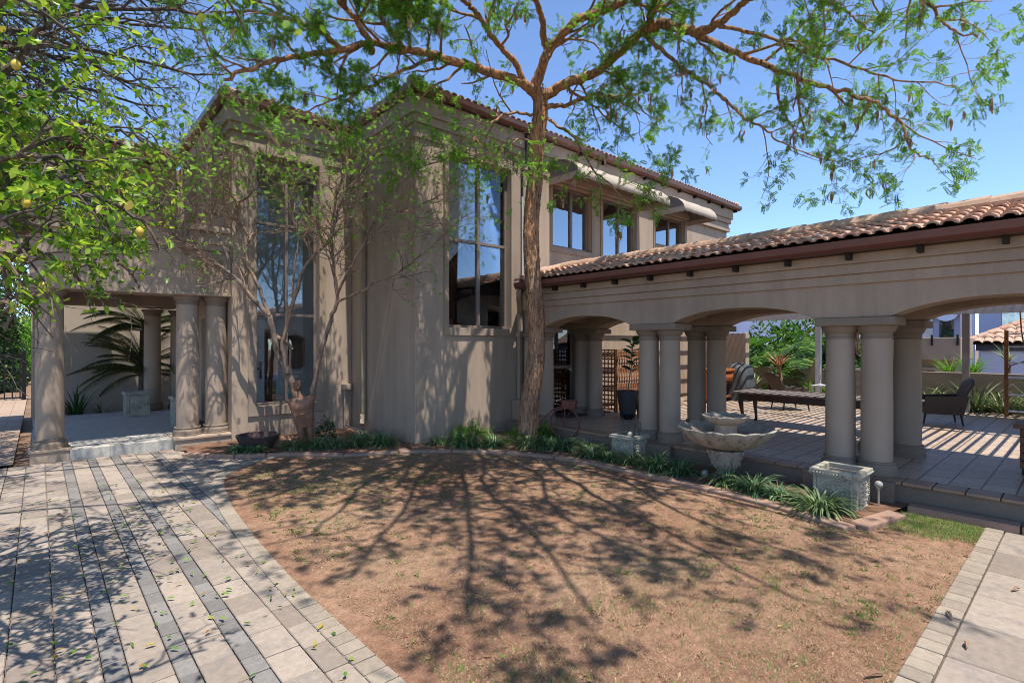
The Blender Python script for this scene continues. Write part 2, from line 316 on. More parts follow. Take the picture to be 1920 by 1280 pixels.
# lawn outline: driveway side curve (far to near), then the path side and the bed side
EDGE = [(3.42, 9.78), (2.92, 9.55), (2.45, 9.26), (2.14, 8.85), (1.97, 8.35), (1.86, 7.7), (1.76, 7.0), (1.68, 6.0), (1.62, 5.0), (1.60, 4.0), (1.61, 2.7), (1.62, 1.2), (1.62, -3)]
BED = [(3.42, 9.78), (3.75, 9.3), (4.3, 8.88), (5.0, 8.62), (5.7, 8.12), (6.25, 7.5), (6.65, 6.9), (6.85, 6.2), (6.93, 5.5), (6.93, 4.6), (6.90, 3.8), (6.84, 2.9), (6.72, 2.2), (6.55, 1.72)]
def smooth(P, k=6):
    P = np.array(P, float); out = []
    for i in range(len(P) - 1):
        p0, p1, p2, p3 = P[max(i - 1, 0)], P[i], P[i + 1], P[min(i + 2, len(P) - 1)]
        for t in np.linspace(0, 1, k, endpoint=False):
            out.append(.5 * ((2 * p1) + (-p0 + p2) * t + (2 * p0 - 5 * p1 + 4 * p2 - p3) * t * t + (-p0 + 3 * p1 - 3 * p2 + p3) * t ** 3))
    out.append(P[-1]); return np.array(out)
edge = smooth(EDGE); bed = smooth(BED)
def edge_x(y): return float(np.interp(y, edge[::-1, 1], edge[::-1, 0]))
# soil of lawn and beds
lw = MB(); L_out = [tuple(p) for p in edge[::-1]] + [tuple(p) for p in bed[1:]] + [(7.70, 1.50), (7.70, .80), (2.0, .80), (2.0, -3)]
import bmesh
def flat_poly(name, pts, z, mat):
    bm = bmesh.new(); vs = [bm.verts.new((x, y, z)) for x, y in pts]; f = bm.faces.new(vs); f.normal_update()
    if f.normal.z < 0: f.normal_flip()
    bmesh.ops.triangulate(bm, faces=[f]); me = bpy.data.meshes.new(name); bm.to_mesh(me); bm.free(); return link(name, me, mat)
tag(flat_poly('lawn', L_out, .006, M['lawn']), kind='structure')
B_out = [tuple(p) for p in bed[::-1]] + [(2.0, 10.9), (2.0, 11.68), (5.44, 11.68), (5.44, 8.88), (8.1, 8.88), (7.92, 1.5)]
sb = MB(); bz = .05
tag(flat_poly('planting_bed', B_out, bz, M['soil']), kind='structure')

# driveway: strips of cream and grey pavers running towards the house
dv = MB(); dv.add([(-9, -4, -.035), (3.6, -4, -.035), (3.6, 11.9, -.035), (-9, 11.9, -.035)], [(0, 1, 2, 3)], 2)
strips = []; x = .075
pat = [(.215, 0), (.12, 1), (.21, 0), (.115, 1), (.21, 0), (.125, 1), (.225, 0), (.235, 0), (.125, 1), (.25, 0), (.25, 0), (.125, 1), (.25, 0), (.25, 0), (.125, 1), (.3, 0)]
for wd, k in pat: strips.append((x, x + wd, k)); x += wd
x = .075
for wd, k in [(.23, 0), (.22, 0), (.13, 0)] + [(.24, 0), (.24, 0), (.12, 1)] * 9: strips.append((x - wd, x, k)); x -= wd
for a, b, k in strips:
    y = -3 + rng.uniform(0, .3); ln = .2 if k else .335
    while y < 11.78:
        l = ln * rng.uniform(.97, 1.03); y1 = min(y + l, 11.80)
        ok = (a + b) / 2 < edge_x((y + y1) / 2) + .1 if y < 9.7 else True
        if (y + y1) / 2 > 9.78 and (a + b) / 2 > 2.35 + (y1 - 9.78) * -.75 + 1.0: ok = False
        if ok and y1 - y > .03:
            gp = .0032; zt = rng.uniform(-.005, .003)
            dv.box(a + gp, b - gp, y + gp * 1.5, y1 - gp * 1.5, -.06, zt, k, ('-z',))
        y += l
drive = tag(dv.build('driveway', [M['paverc'], M['paverg'], M['joint']], bevel=.006, seg=1), kind='structure')
# border of small pavers along the lawn
def stones(mb, line, wd, ln, z0, z1, off=0, mi=0, gap=.006):
    P = np.array(line, float); s = np.r_[0, np.cumsum(np.linalg.norm(np.diff(P, axis=0), axis=1))]; t = 0
    while t + ln * .6 < s[-1]:
        e = min(t + ln * rng.uniform(.9, 1.1), s[-1]); q = []
        for u in (t + gap, e - gap):
            p = np.array([np.interp(u, s, P[:, 0]), np.interp(u, s, P[:, 1])]); d = np.array([np.interp(u + .02, s, P[:, 0]), np.interp(u + .02, s, P[:, 1])]) - np.array([np.interp(u - .02, s, P[:, 0]), np.interp(u - .02, s, P[:, 1])])
            d /= np.linalg.norm(d) + 1e-9; n = np.array([d[1], -d[0]]); q.append((p + n * off, p + n * (off + wd)))
        (a, b), (c, d2) = q; zz = z1 + rng.uniform(-.003, .003)
        vs = [(*a, z0), (*b, z0), (*d2, z0), (*c, z0), (*a, zz), (*b, zz), (*d2, zz), (*c, zz)]
        mb.add(vs, [(0, 3, 2, 1), (4, 5, 6, 7), (0, 1, 5, 4), (1, 2, 6, 5), (2, 3, 7, 6), (3, 0, 4, 7)], mi); t = e
def finish(mb, name, mats, **k):
    o = mb.build(name, mats, **k); bm = bmesh.new(); bm.from_mesh(o.data); bmesh.ops.recalc_face_normals(bm, faces=bm.faces); bm.to_mesh(o.data); bm.free(); return o
eb = MB(); stones(eb, edge, .155, .135, -.05, .014, 0)
tag(finish(eb, 'driveway_border', M['edgep'], bevel=.006, seg=1), kind='structure')
# garden path at the right
gp_ = MB(); gp_.add([(1.9, -3.2, -.02), (7.75, -3.2, -.02), (7.75, .80, -.02), (1.9, .80, -.02)], [(0, 1, 2, 3)], 2)
y = .645
for row, dy in enumerate((.47, .13, .47, .47, .47, .47)):
    x = 2.0 - rng.uniform(0, .3)
    while x < 7.6:
        l = (.15 if dy < .2 else .62) * rng.uniform(.94, 1.06); x1 = min(x + l, 7.68)
        gp_.box(x + .004, x1 - .004, y - dy + .004, y - .004, -.06, .008 + rng.uniform(-.003, .003), 1 if dy < .2 else 0, ('-z',)); x += l
    y -= dy
stones(gp_, [(7.68, .80), (1.9, .80)], .15, .16, -.05, .014, -.15, 1)
tag(finish(gp_, 'garden_path', [M['paverc'], M['edgep'], M['joint']], bevel=.006, seg=1), kind='structure')
# terracotta kerb round the bed and at the foot of the patio
kb = MB(); stones(kb, bed, .19, .95, -.02, .055, 0, 0, .003); stones(kb, [(6.58, 1.76), (7.72, 1.50)], .2, .9, -.02, .07, -.05, 0, .004)
stones(kb, [(7.64, 1.5), (7.64, -3)], .19, .9, -.02, .09, -.19, 0)
stones(kb, [(2.0, 10.95), (2.5, 10.3), (3.0, 9.95), (3.42, 9.75)], .16, .5, -.02, .06, 0, 0)
tag(finish(kb, 'kerb', M['kerb'], bevel=.02, seg=3), kind='structure')
# side path leading to the gate, left of the porch
sp = MB(); sp.add([(-2.6, 11.9, .02), (-.32, 11.9, .02), (-.32, 27, .02), (-2.6, 27, .02)], [(0, 1, 2, 3)])
tag(sp.build('side_path', brick_mat('side_paving', (.46, .33, .23), (.40, .28, .19), (.12, .09, .07), .6, .4, .008, .8)), kind='structure')
# patio floor, edge tiles and riser
pf = MB(); pf.add([(8.2, -8, .3), (17.6, -8, .3), (17.6, 8.9, .3), (8.2, 8.9, .3)], [(0, 1, 2, 3)], 0)
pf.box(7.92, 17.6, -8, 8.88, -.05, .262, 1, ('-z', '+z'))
y = 8.8
while y > -8: pf.box(7.885, 8.195, y - .296, y - .004, .262, .302, 2); y -= .3
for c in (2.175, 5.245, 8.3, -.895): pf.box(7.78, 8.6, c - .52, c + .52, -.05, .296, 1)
tag(pf.build('patio', [M['floor'], M['slab'], M['nose']], bevel=.012), kind='structure')

# ================================================================ HOUSE
house = thing('house', 'two storey brown plaster house with red tiled roof, tall windows, canvas awnings and columned porch', 'house', (5.45, 8.9, 0))
wb = MB()
# bay
wb.wall('y', 8.9, 9.15, 5.47, 9.25, 0, 6.05, [(6.24, 7.96, 2.34, 5.94)])
wb.wall('x', 5.47, 5.72, 9.15, 11.70, 0, 6.05)
# recessed upper wall of the bedroom wing, wall under the patio roof
wb.wall('y', 8.98, 9.2, 9.25, 18.6, .3, 6.05, [(9.42, 10.92, 4.42, 6.0), (11.40, 12.95, 3.3, 6.0), (13.95, 15.65, 5.05, 6.0), (9.30, 10.35, .3, 2.62)])
wb.wall('x', 18.4, 18.6, 9.2, 16, .3, 6.05)
# hall block with the tall window
wb.wall('y', 11.7, 11.95, 2.9, 5.47, 0, 6.05, [(3.36, 4.68, .70, 5.98)])
wb.wall('x', 2.9, 3.15, 11.95, 16.0, 0, 6.05, [(13.2, 14.4, .2, 2.6)])
wb.box(2.9, 18.6, 16, 16.2, 0, 6.05)
walls = wb.build('wall', M['wall'], house, bevel=.012)
# cornices: stepped bands under the eaves
cb = MB()
for z0, z1, e in ((6.05, 6.2, .035), (6.2, 6.34, .0), (6.34, 6.5, .06), (6.5, 6.84, .11)):
    cb.box(5.47 - e, 18.6 + e, 8.9 - e, 16.1 + e, z0, z1, 0); cb.box(2.9 - e, 5.47 - .02 - e, 11.7 - e, 16.05 + e, z0, z1, 0)
cb.build('cornice', M['wall'], house, bevel=.008)
# raised surrounds of the two tall windows, sill bands
def surround(x0, x1, z0, z1, ix0, ix1, iz0, iz1, Y, e):
    sr = MB(); sr.wall('y', Y - e, Y + .01, x0, x1, z0, z1, [(ix0, ix1, iz0, iz1)]); sr.build('window_surround', M['trim'], house, bevel=.006)
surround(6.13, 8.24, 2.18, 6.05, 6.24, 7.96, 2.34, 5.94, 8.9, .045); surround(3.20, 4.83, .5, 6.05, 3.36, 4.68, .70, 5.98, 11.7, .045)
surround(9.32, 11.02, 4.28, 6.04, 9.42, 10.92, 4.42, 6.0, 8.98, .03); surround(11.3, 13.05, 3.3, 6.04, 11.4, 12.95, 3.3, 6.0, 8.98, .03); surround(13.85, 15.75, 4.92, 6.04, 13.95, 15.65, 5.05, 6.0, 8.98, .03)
# soffits, gutters
sf = MB(); sf.box(5.32, 18.85, 8.70, 8.79, 6.845, 6.87); sf.box(5.32, 5.36, 8.79, 11.5, 6.845, 6.87); sf.box(2.72, 5.30, 11.5, 11.6, 6.845, 6.87); sf.box(2.72, 2.79, 11.6, 16, 6.845, 6.87); sf.box(18.72, 18.85, 8.79, 16, 6.845, 6.87)
sf.build('soffit', M['soffit'], house)
GP = [(0, 0), (.05, 0), (.11, .045), (.13, .135), (.115, .135), (.10, .055), (.05, .015), (0, .015)]
def gutter(mb, p, q, out, z, mi=0):
    "moulded gutter from p to q (2-D), out = unit vector pointing away from the eave"
    p, q, o = map(np.array, (p, q, out)); vs = [(*(e + o * a), z + b) for e in (p, q) for a, b in GP]; n = len(GP)
    mb.add(vs, [(k, (k + 1) % n, n + (k + 1) % n, n + k) for k in range(n)] + [tuple(range(n))[::-1], tuple(range(n, 2 * n))], mi)
gt = MB(); gutter(gt, (5.20, 8.71), (18.98, 8.71), (0, -1), 6.84); gutter(gt, (5.33, 8.58), (5.33, 11.5), (-1, 0), 6.84); gutter(gt, (2.60, 11.52), (5.2, 11.52), (0, -1), 6.84); gutter(gt, (2.73, 11.39), (2.73, 16), (-1, 0), 6.84); gutter(gt, (18.85, 8.58), (18.85, 16), (1, 0), 6.84)
finish(gt, 'gutter', M['gutter'], parent=house, smooth=True)
for x in np.arange(10.2, 18.9, .95):
    r = MB(); r.box(x - .03, x + .03, 8.66, 8.80, 6.76, 6.838); r.build('rafter_end', M['rafter'], house)

# barrel-tiled slope: e0 eave start, along (unit), up (vector up the slope, unit), width, length, clip function
def tiles(mb, e0, along, up, width, length, pw=.175, ln=.34, clip=None, mi=0, seg=6, under=True):
    e0, al, up = map(np.array, (e0, along, up)); nrm = np.cross(al, up); nrm = nrm if nrm[2] > 0 else -nrm
    nc = int(width / pw); nrw = int(math.ceil(length / ln))
    for c in range(nc):
        for r_ in range(nrw):
            a = (c + .5) * pw; b = r_ * ln - .03
            if clip and not clip(a, b + ln / 2): continue
            base = e0 + al * a + up * b; h0, h1 = .055 + rng.uniform(0, .010), .032; R0, R1 = pw * .47, pw * .41; vs = []
            sk = rng.uniform(-.008, .008); L1 = min(ln * 1.12, length - b + .05)
            for (o, R, h) in ((0, R0, h0), (L1, R1, h1)):
                for k in range(seg + 1):
                    t = PI * k / seg; vs.append(base + al * (-R * math.cos(t) + (sk if o == 0 else 0)) + nrm * (math.sin(t) * (R * .68) + h - .03) + up * o)
            for k in range(seg + 1):
                t = PI * k / seg; vs.append(base + al * (-(R0 - .026) * math.cos(t) + sk) + nrm * (math.sin(t) * (R0 * .68 - .024) + h0 - .03))
            n = seg + 1
            mb.add(vs, [(k, k + 1, n + k + 1, n + k) for k in range(seg)] + [(2 * n + k, 2 * n + k + 1, k + 1, k) for k in range(seg)], mi)
            # pan tile between barrels
            q = base + al * pw / 2
            mb.add([q - al * .04 + nrm * .026, q + al * .04 + nrm * .026, q + al * .04 + up * L1 + nrm * .014, q - al * .04 + up * L1 + nrm * .014], [(0, 1, 2, 3)], mi)
def unit(v): v = np.array(v, float); return v / np.linalg.norm(v)
PT = math.radians(21); cP, sP = math.cos(PT), math.sin(PT)
rt_ = MB()
W1 = 13.6; D1 = 4.1
tiles(rt_, (5.27, 8.69, 6.99), (1, 0, 0), (0, cP, sP), W1, D1 / cP, clip=lambda a, b: a > b * cP * .98 and (W1 - a) > b * cP * .98, seg=4)
tiles(rt_, (5.31, 11.5, 6.99), (0, -1, 0), (cP, 0, sP), 2.8, 2.8, clip=lambda a, b: (2.8 - a) > b * cP * .98, seg=4)
tiles(rt_, (2.70, 11.5, 6.99), (1, 0, 0), (0, cP, sP), 2.6, 2.8, clip=lambda a, b: a > b * cP * .98, seg=4)
tiles(rt_, (2.71, 16, 6.99), (0, -1, 0), (cP, 0, sP), 4.48, 2.8, clip=lambda a, b: (4.7 - a) > b * cP * .98, seg=4)
# solid roof body beneath the tiles (closed)
t1 = math.tan(PT); h1 = 6.985 + D1 * t1
rt_.add([(5.28, 8.69, 6.87), (18.87, 8.69, 6.87), (18.87, 16.64, 6.87), (5.28, 16.64, 6.87), (5.28, 8.69, 6.97), (18.87, 8.69, 6.97), (18.87, 16.64, 6.97), (5.28, 16.64, 6.97), (9.3, 12.66, h1 - .03), (14.85, 12.66, h1 - .03)],
        [(3, 2, 1, 0), (0, 1, 5, 4), (1, 2, 6, 5), (2, 3, 7, 6), (3, 0, 4, 7), (4, 5, 9, 8), (5, 6, 9), (6, 7, 8, 9), (7, 4, 8)], 1)
rt_.add([(2.71, 11.51, 6.87), (5.28, 11.51, 6.87), (5.28, 16.2, 6.87), (2.71, 16.2, 6.87), (2.71, 11.51, 6.97), (5.28, 11.51, 6.97), (5.28, 16.2, 6.97), (2.71, 16.2, 6.97), (5.08, 13.9, 7.95), (5.07, 16.2, 7.95)],
        [(3, 2, 1, 0), (0, 1, 5, 4), (2, 3, 7, 6), (3, 0, 4, 7), (4, 5, 8), (7, 4, 8, 9), (6, 7, 9)], 1)
rt_.build('roof', [M['tile'], M['soffit']], house, smooth=True)
rc = MB()
def ridge(mb, p, q, r=.11, ln=.42, n=7, mi=0):
    p, q = np.array(p, float), np.array(q, float); L_ = np.linalg.norm(q - p); d = (q - p) / L_; s_ = np.cross(d, (0, 0, 1.)); s_ /= np.linalg.norm(s_); u = np.cross(s_, d); t = 0
    while t < L_ - .05:
        e = min(t + ln, L_); vs = []
        for (tt, R) in ((t - .03, r * 1.12), (e, r * .95)):
            for k in range(n):
                a = -.35 + (PI + .7) * k / (n - 1); vs.append(p + d * tt + s_ * R * math.cos(a) + u * (R * math.sin(a) * .8))
        mb.add(vs, [(k, k + 1, n + k + 1, n + k) for k in range(n - 1)] + [tuple(range(n))[::-1]], mi); t = e
rc = MB(); ridge(rc, (5.3, 8.71, 7.03), (9.3, 12.66, h1 + .05)); rc.build('ridge_tiles', M['ridge'], house)
rc = MB(); ridge(rc, (18.85, 8.71, 7.03), (14.85, 12.66, h1 + .05)); rc.build('ridge_tiles', M['ridge'], house)
rc = MB(); ridge(rc, (9.32, 12.66, h1 + .04), (14.85, 12.66, h1 + .04)); rc.build('ridge_tiles', M['ridge'], house)
rc = MB(); ridge(rc, (2.75, 11.55, 7.03), (5.05, 13.9, 8.0)); rc.build('ridge_tiles', M['ridge'], house)

# windows: frame (part) with panes, curtains (sub-parts)
def window(parent, x0, x1, z0, z1, Y, vs=(), hs=(), fw=.055, glass='glass', room=True, rd=2.6, name='window', fr='frame', rm='room'):
    mb = MB(); d0, d1 = Y, Y + .07
    mb.wall('y', d0, d1, x0, x1, z0, z1, [(x0 + fw, x1 - fw, z0 + fw, z1 - fw)])
    for v in vs: xx = x0 + (x1 - x0) * v; mb.box(xx - fw * .55, xx + fw * .55, d0 - .012, d1 - .003, z0 + fw, z1 - fw)
    for h in hs: mb.box(x0 + fw, x1 - fw, d0 - .005, d1 - .006, h - fw * .5, h + fw * .5)
    wn = mb.build(name, M[fr], parent, bevel=.006)
    p = MB(); p.box(x0 + fw * .5, x1 - fw * .5, d0 + .032, d0 + .038, z0 + fw * .5, z1 - fw * .5); p.build('pane', M[glass], wn)
    if room:
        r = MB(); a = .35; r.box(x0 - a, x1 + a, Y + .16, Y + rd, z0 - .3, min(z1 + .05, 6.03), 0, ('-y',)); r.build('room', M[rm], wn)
    return wn
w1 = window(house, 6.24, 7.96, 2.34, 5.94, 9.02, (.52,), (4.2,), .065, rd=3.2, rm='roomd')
def curtain(parent, pts_top, pts_bot, Y, n=26, amp=.035, mat='curtain'):
    "hanging cloth between a top line and a bottom line: lists of (x, z)"
    mb = MB(); vs = []; m = 10
    for j in range(m + 1):
        t = j / m
        for i in range(n + 1):
            s = i / n; xt = pts_top[0][0] + (pts_top[1][0] - pts_top[0][0]) * s; zt = pts_top[0][1]; xb = pts_bot[0][0] + (pts_bot[1][0] - pts_bot[0][0]) * s; zb = pts_bot[0][1] + (pts_bot[1][1] - pts_bot[0][1]) * s
            k = t ** 1.6; vs.append((xt + (xb - xt) * k, Y + amp * math.sin(i * 2.4 + .5 * math.sin(j)), zt + (zb - zt) * t))
    mb.add(vs, [(j * (n + 1) + i, j * (n + 1) + i + 1, (j + 1) * (n + 1) + i + 1, (j + 1) * (n + 1) + i) for j in range(m) for i in range(n)])
    return mb.build('curtain', M[mat], parent, smooth=True)
curtain(w1, [(6.35, 5.9), (7.85, 5.9)], [(6.05, 3.9), (6.3, 3.6)], 9.18)
curtain(w1, [(7.3, 5.9), (8.2, 5.9)], [(7.55, 4.15), (8.2, 3.9)], 9.22, 16)
st = MB()
for k in range(7): st.box(6.0, 6.3 + .2 * k, 10.2, 11.0, 3.9 - .2 * (k + 1) - .3, 3.9 - .2 * k - .3)
st.build('staircase', M['wood'], w1)
w2 = window(house, 3.36, 4.68, .70, 5.98, 11.84, (.5,), (2.63, 4.57), .06, 'glassh', rd=1.75, rm='room')
dl = MB(); dl.box(3.41, 3.63, 12.05, 12.09, .72, 2.6); dd = dl.build('inner_door', M['framew'], w2)
hd = MB(); hd.box(3.53, 3.57, 12.035, 12.05, 1.25, 1.62); hd.box(3.46, 3.56, 12.0, 12.015, 1.46, 1.49); hd.build('handle', M['black'], dd)
mr = MB(); mr.lathe([(0.001, 0), (.40, 0), (.43, .01), (.43, .03), (.001, .03)], 40); mo = mr.build('mirror', M['mirror'], w2, smooth=True)
mo.location = Vector((4.78, 13.5, 1.80)) - wl(house); mo.rotation_euler = (math.radians(90), 0, 0)
for v in mo.data.vertices: v.co = v.co + wl(w2)
ch = MB(); ch.box(4.0, 4.14, 12.9, 13.3, .5, 2.35); ch.box(3.66, 4.0, 12.7, 12.9, .5, .95); ch.build('hall_cabinet', M['wood'], w2)
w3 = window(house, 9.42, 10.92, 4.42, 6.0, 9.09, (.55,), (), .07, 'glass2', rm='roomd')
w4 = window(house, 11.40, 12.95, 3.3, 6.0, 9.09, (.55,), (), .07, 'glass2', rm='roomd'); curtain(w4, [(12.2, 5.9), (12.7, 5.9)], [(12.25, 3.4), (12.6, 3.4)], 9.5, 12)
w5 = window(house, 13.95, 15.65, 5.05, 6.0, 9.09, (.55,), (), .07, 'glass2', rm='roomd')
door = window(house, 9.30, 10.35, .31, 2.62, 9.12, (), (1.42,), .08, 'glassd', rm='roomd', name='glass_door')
lv = MB(); lv.box(10.2, 10.23, 9.06, 9.10, 1.3, 1.42); lv.bar((10.21, 9.06, 1.36), (10.08, 9.06, 1.36), .02, .02); lv.build('handle', M['metal'], door)
dm = MB(); dm.box(9.0, 10.6, 8.1, 8.85, .304, .318)
tag(dm.build('door_mat', M['potd']), 'dark door mat on the patio before the glass door', 'mat')
# bay canvas awnings (bowed), with end panels and scalloped valance
def awning(x0, x1, zt, zb, dep, Y=8.95):
    prof = [(0, zt), (dep * .3, zt - .035), (dep * .58, zt - .10), (dep * .8, zt - .205), (dep * .94, zt - .335), (dep, zb + .13), (dep + .012, zb)]
    mb = MB(); n = int((x1 - x0) / .05); vs = []
    for i in range(n + 1):
        x = x0 + (x1 - x0) * i / n
        for j, (d, z) in enumerate(prof):
            sag = .012 * math.sin(i * .37) * (j in (2, 3, 4)); zz = z + sag - (.016 * abs(math.sin(PI * (x - x0) / .36)) if j == 6 else 0)
            vs.append((x, Y - d - (.004 * math.sin(i * 1.3) if j == 6 else 0), zz))
    m = len(prof); mb.add(vs, [(i * m + j, i * m + j + 1, (i + 1) * m + j + 1, (i + 1) * m + j) for i in range(n) for j in range(m - 1)])
    a = mb.build('awning', M['canvas'], house, smooth=True); so_ = a.modifiers.new('thick', 'SOLIDIFY'); so_.thickness = .006
    for x in (x0 + .01, x1 - .02):
        e = MB(); e.add([(xx, Y - d, z) for xx in (x, x + .008) for d, z in prof[:6]] + [(x, Y, zb + .13), (x + .008, Y, zb + .13)], [(0, 1, 2, 3, 4, 5, 12), (6, 13, 11, 10, 9, 8, 7)])
        e.build('side_panel', M['canvas_shaded'], a)
    for x in (x0, x1 - .012): s = MB(); s.box(x, x + .012, Y - dep, Y, zb - .02, zb + .13); s.build('side_valance', M['canvas'], a)
    return a
awning(9.22, 13.1, 6.46, 5.88, 1.0); awning(13.86, 15.8, 6.46, 5.88, 1.0)
# downpipes
def pipe(pts, r, mat, parent=house, name='downpipe', n=10):
    mb = MB(); mb.tube(pts, r, n); return mb.build(name, M[mat], parent, smooth=True)
def sqpipe(pts, wd, mat, name='downpipe'):
    mb = MB()
    for p, q in zip(pts[:-1], pts[1:]): mb.bar(p, q, wd, wd)
    return mb.build(name, M[mat], house, bevel=.012)
sqpipe([(5.39, 10.98, 6.8), (5.39, 10.98, .42), (5.28, 10.80, .22)], .1, 'pipe')
pipe([(8.34, 8.76, 6.84), (8.34, 8.78, 6.15), (8.30, 8.86, 6.05), (8.30, 8.86, 5.4)], .025, 'pipeb'); pipe([(8.30, 8.86, 5.4), (8.30, 8.86, 3.5), (8.36, 8.7, 3.42)], .025, 'pipeg')
sqpipe([(7.60, 8.22, 3.155), (7.66, 8.30, 3.04), (8.18, 8.82, 2.72), (8.18, 8.82, .05)], .1, 'wall')
tp = MB(); tp.box(5.20, 5.40, 11.58, 11.69, .95, 1.08); tp.tube([(5.26, 11.64, .95), (5.26, 11.64, .05)], .022, 8); tp.build('tap_box', M['wall'], house)
bx = MB(); bx.box(7.98, 8.16, 8.62, 8.89, .05, .75); bx.build('meter_box', M['trim'], house, bevel=.03)

# porch
def column_parts(parent, x, y, zb, zt, r, name='column'):
    s = MB(); H = zt - zb; s.lathe([(r * .985, .17), (r, .3), (r, H * .5), (r * .95, H - .17)], 40, (x, y, zb)); c = s.build(name, M['column'], parent, smooth=True)
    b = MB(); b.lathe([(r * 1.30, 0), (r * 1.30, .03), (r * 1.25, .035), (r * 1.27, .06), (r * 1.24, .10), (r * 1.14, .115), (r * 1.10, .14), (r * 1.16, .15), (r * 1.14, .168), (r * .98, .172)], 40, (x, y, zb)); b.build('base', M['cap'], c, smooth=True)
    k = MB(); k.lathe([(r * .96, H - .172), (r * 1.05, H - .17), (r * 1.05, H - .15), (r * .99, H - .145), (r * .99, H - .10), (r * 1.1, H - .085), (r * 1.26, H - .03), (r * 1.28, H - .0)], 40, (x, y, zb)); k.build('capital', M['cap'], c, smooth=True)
    return c
for (x, y, r) in ((.14, 12.14, .195), (2.20, 12.1, .2), (2.70, 12.1, .2), (2.33, 17.45, .2), (2.95, 17.45, .2)):
    column_parts(house, x, y, .2 if y > 17 or x < 1 else .2, 2.95, r)
pp = MB(); pp.box(1.93, 2.93, 11.75, 12.45, -.05, .155); pp.box(1.9, 2.96, 11.72, 12.45, .15, .205); pp.build('plinth', M['wall'], house, bevel=.012)
pp = MB(); pp.box(-.12, .40, 11.90, 12.42, -.05, .16); pp.box(-.14, .42, 11.88, 12.42, .155, .206); pp.build('plinth', M['wall'], house, bevel=.012)
pp = MB(); pp.box(1.93, 2.94, 11.76, 12.4, 2.955, 3.02); pp.build('lintel_moulding', M['wall'], house, bevel=.012)
pw = MB(); pw.wall('y', 11.83, 12.40, -.12, 2.9, 2.95, 3.86); pw.box(-.12, .36, 12.40, 17.3, 2.95, 3.86); pw.box(-.12, 2.9, 17.3, 17.75, 3.0, 3.86); pw.box(.36, 2.9, 12.4, 17.3, 3.3, 3.86)
pw.box(-.12, .08, 17.3, 17.75, .0, 3.0); pw.build('porch_beam', M['wall'], house, bevel=.012)
pc = MB()
for z0, z1, e in ((3.86, 3.98, .05), (3.98, 4.10, .10), (4.10, 4.22, .06), (4.22, 4.33, .14)):
    pc.box(-.12 - e, 2.9, 11.83 - e, 12.1, z0, z1); pc.box(-.12 - e, .15, 12.1, 17.8, z0, z1)
pc.build('parapet', M['wall'], house, bevel=.006)
pfl = MB(); pfl.box(.40, 3.0, 11.83, 12.5, -.05, .18); pfl.box(-.1, 3.0, 12.5, 17.6, -.05, .18); pfl.build('porch_floor', M['ptile'], house, bevel=.006)
dmt = MB(); dmt.box(2.25, 2.85, 13.2, 14.4, .184, .2); tag(dmt.build('door_mat', M['black']), 'black door mat on the pale porch tiles', 'mat')
ed = window(house, 2.93, 2.931, .2, .3, 30, (), (), .01, room=False, name='hidden') if False else None
fd = MB(); fd.box(2.98, 3.04, 13.2, 14.4, .2, 2.6); fd.build('front_door', M['framew'], house, bevel=.01)
# upper storey behind the balcony
ub = MB(); ub.wall('y', 15.2, 15.45, -2.2, 2.9, 3.86, 6.3, [(-.6, 1.1, 4.6, 5.9)]); ub.box(2.58, 2.9, 15.0, 15.2, 3.86, 6.3); ub.box(-2.2, -1.95, 15.45, 16.3, 3.86, 6.3); ub.box(-2.2, 2.9, 16.3, 16.5, 3.86, 6.3); ub.build('upper_wall', M['wall'], house, bevel=.01)
window(house, -.6, 1.1, 4.6, 5.9, 15.3, (.5,), (), .06, 'glass2', rm='roomd')
ur = MB(); tiles(ur, (-2.6, 14.55, 6.42), (1, 0, 0), (0, cP, sP), 5.1, 1.5, seg=4)
ur.add([(-2.6, 14.55, 6.28), (2.5, 14.55, 6.28), (2.5, 16.6, 6.28), (-2.6, 16.6, 6.28), (-2.6, 14.55, 6.4), (2.5, 14.55, 6.4), (2.5, 15.95, 6.4 + 1.4 * t1), (-2.6, 15.95, 6.4 + 1.4 * t1), (2.5, 16.6, 6.4), (-2.6, 16.6, 6.4)], [(3, 2, 1, 0), (0, 1, 5, 4), (4, 5, 6, 7), (7, 6, 8, 9), (1, 2, 8, 6, 5), (0, 4, 7, 9, 3)], 1)
ur.build('roof', [M['tile'], M['soffit']], house, smooth=True)
g2 = MB(); gutter(g2, (-2.6, 14.56), (2.5, 14.56), (0, -1), 6.27); finish(g2, 'gutter', M['gutter'], parent=house, smooth=True)

# ================================================================ ARCADE (columned veranda roof in front of the patio)
arc = thing('arcade', 'brown plaster arcade with round column clusters, shallow arches and barrel tiled roof beside the lawn', 'arcade', (8.25, 5, .3))
CL = (8.3, 5.245, 2.175, -.895, -3.965, -7.0)
def arch_beam(mb, x0, x1, zt=2.79, zs=2.355, rise=.20):
    "beam along Y with flat-topped arches between the column clusters"
    ys = [8.36 if x0 < 9 else 8.96]; zl = [zs]
    for c0, c1 in zip(CL[:-1], CL[1:]):
        a, b = c0 - .44, c1 + .44
        for k in range(29):
            t = k / 28; ys.append(a + (b - a) * t); zl.append(zs + rise * (1 - abs(2 * t - 1) ** 2.3) ** .9)
    ys.append(CL[-1] - 1); zl.append(zs); n = len(ys)
    vs = [(x, y, z) for x in (x0, x1) for y, z in zip(ys, zl)] + [(x, y, zt) for x in (x0, x1) for y in ys]
    f = []
    for k in range(n - 1):
        f += [(k, k + 1, 2 * n + k + 1, 2 * n + k), (n + k + 1, n + k, 3 * n + k, 3 * n + k + 1), (k + 1, k, n + k, n + k + 1)]
    mb.add(vs, f)
ab = MB(); arch_beam(ab, 8.0, 8.46); arch_beam(ab, 9.73, 10.2)
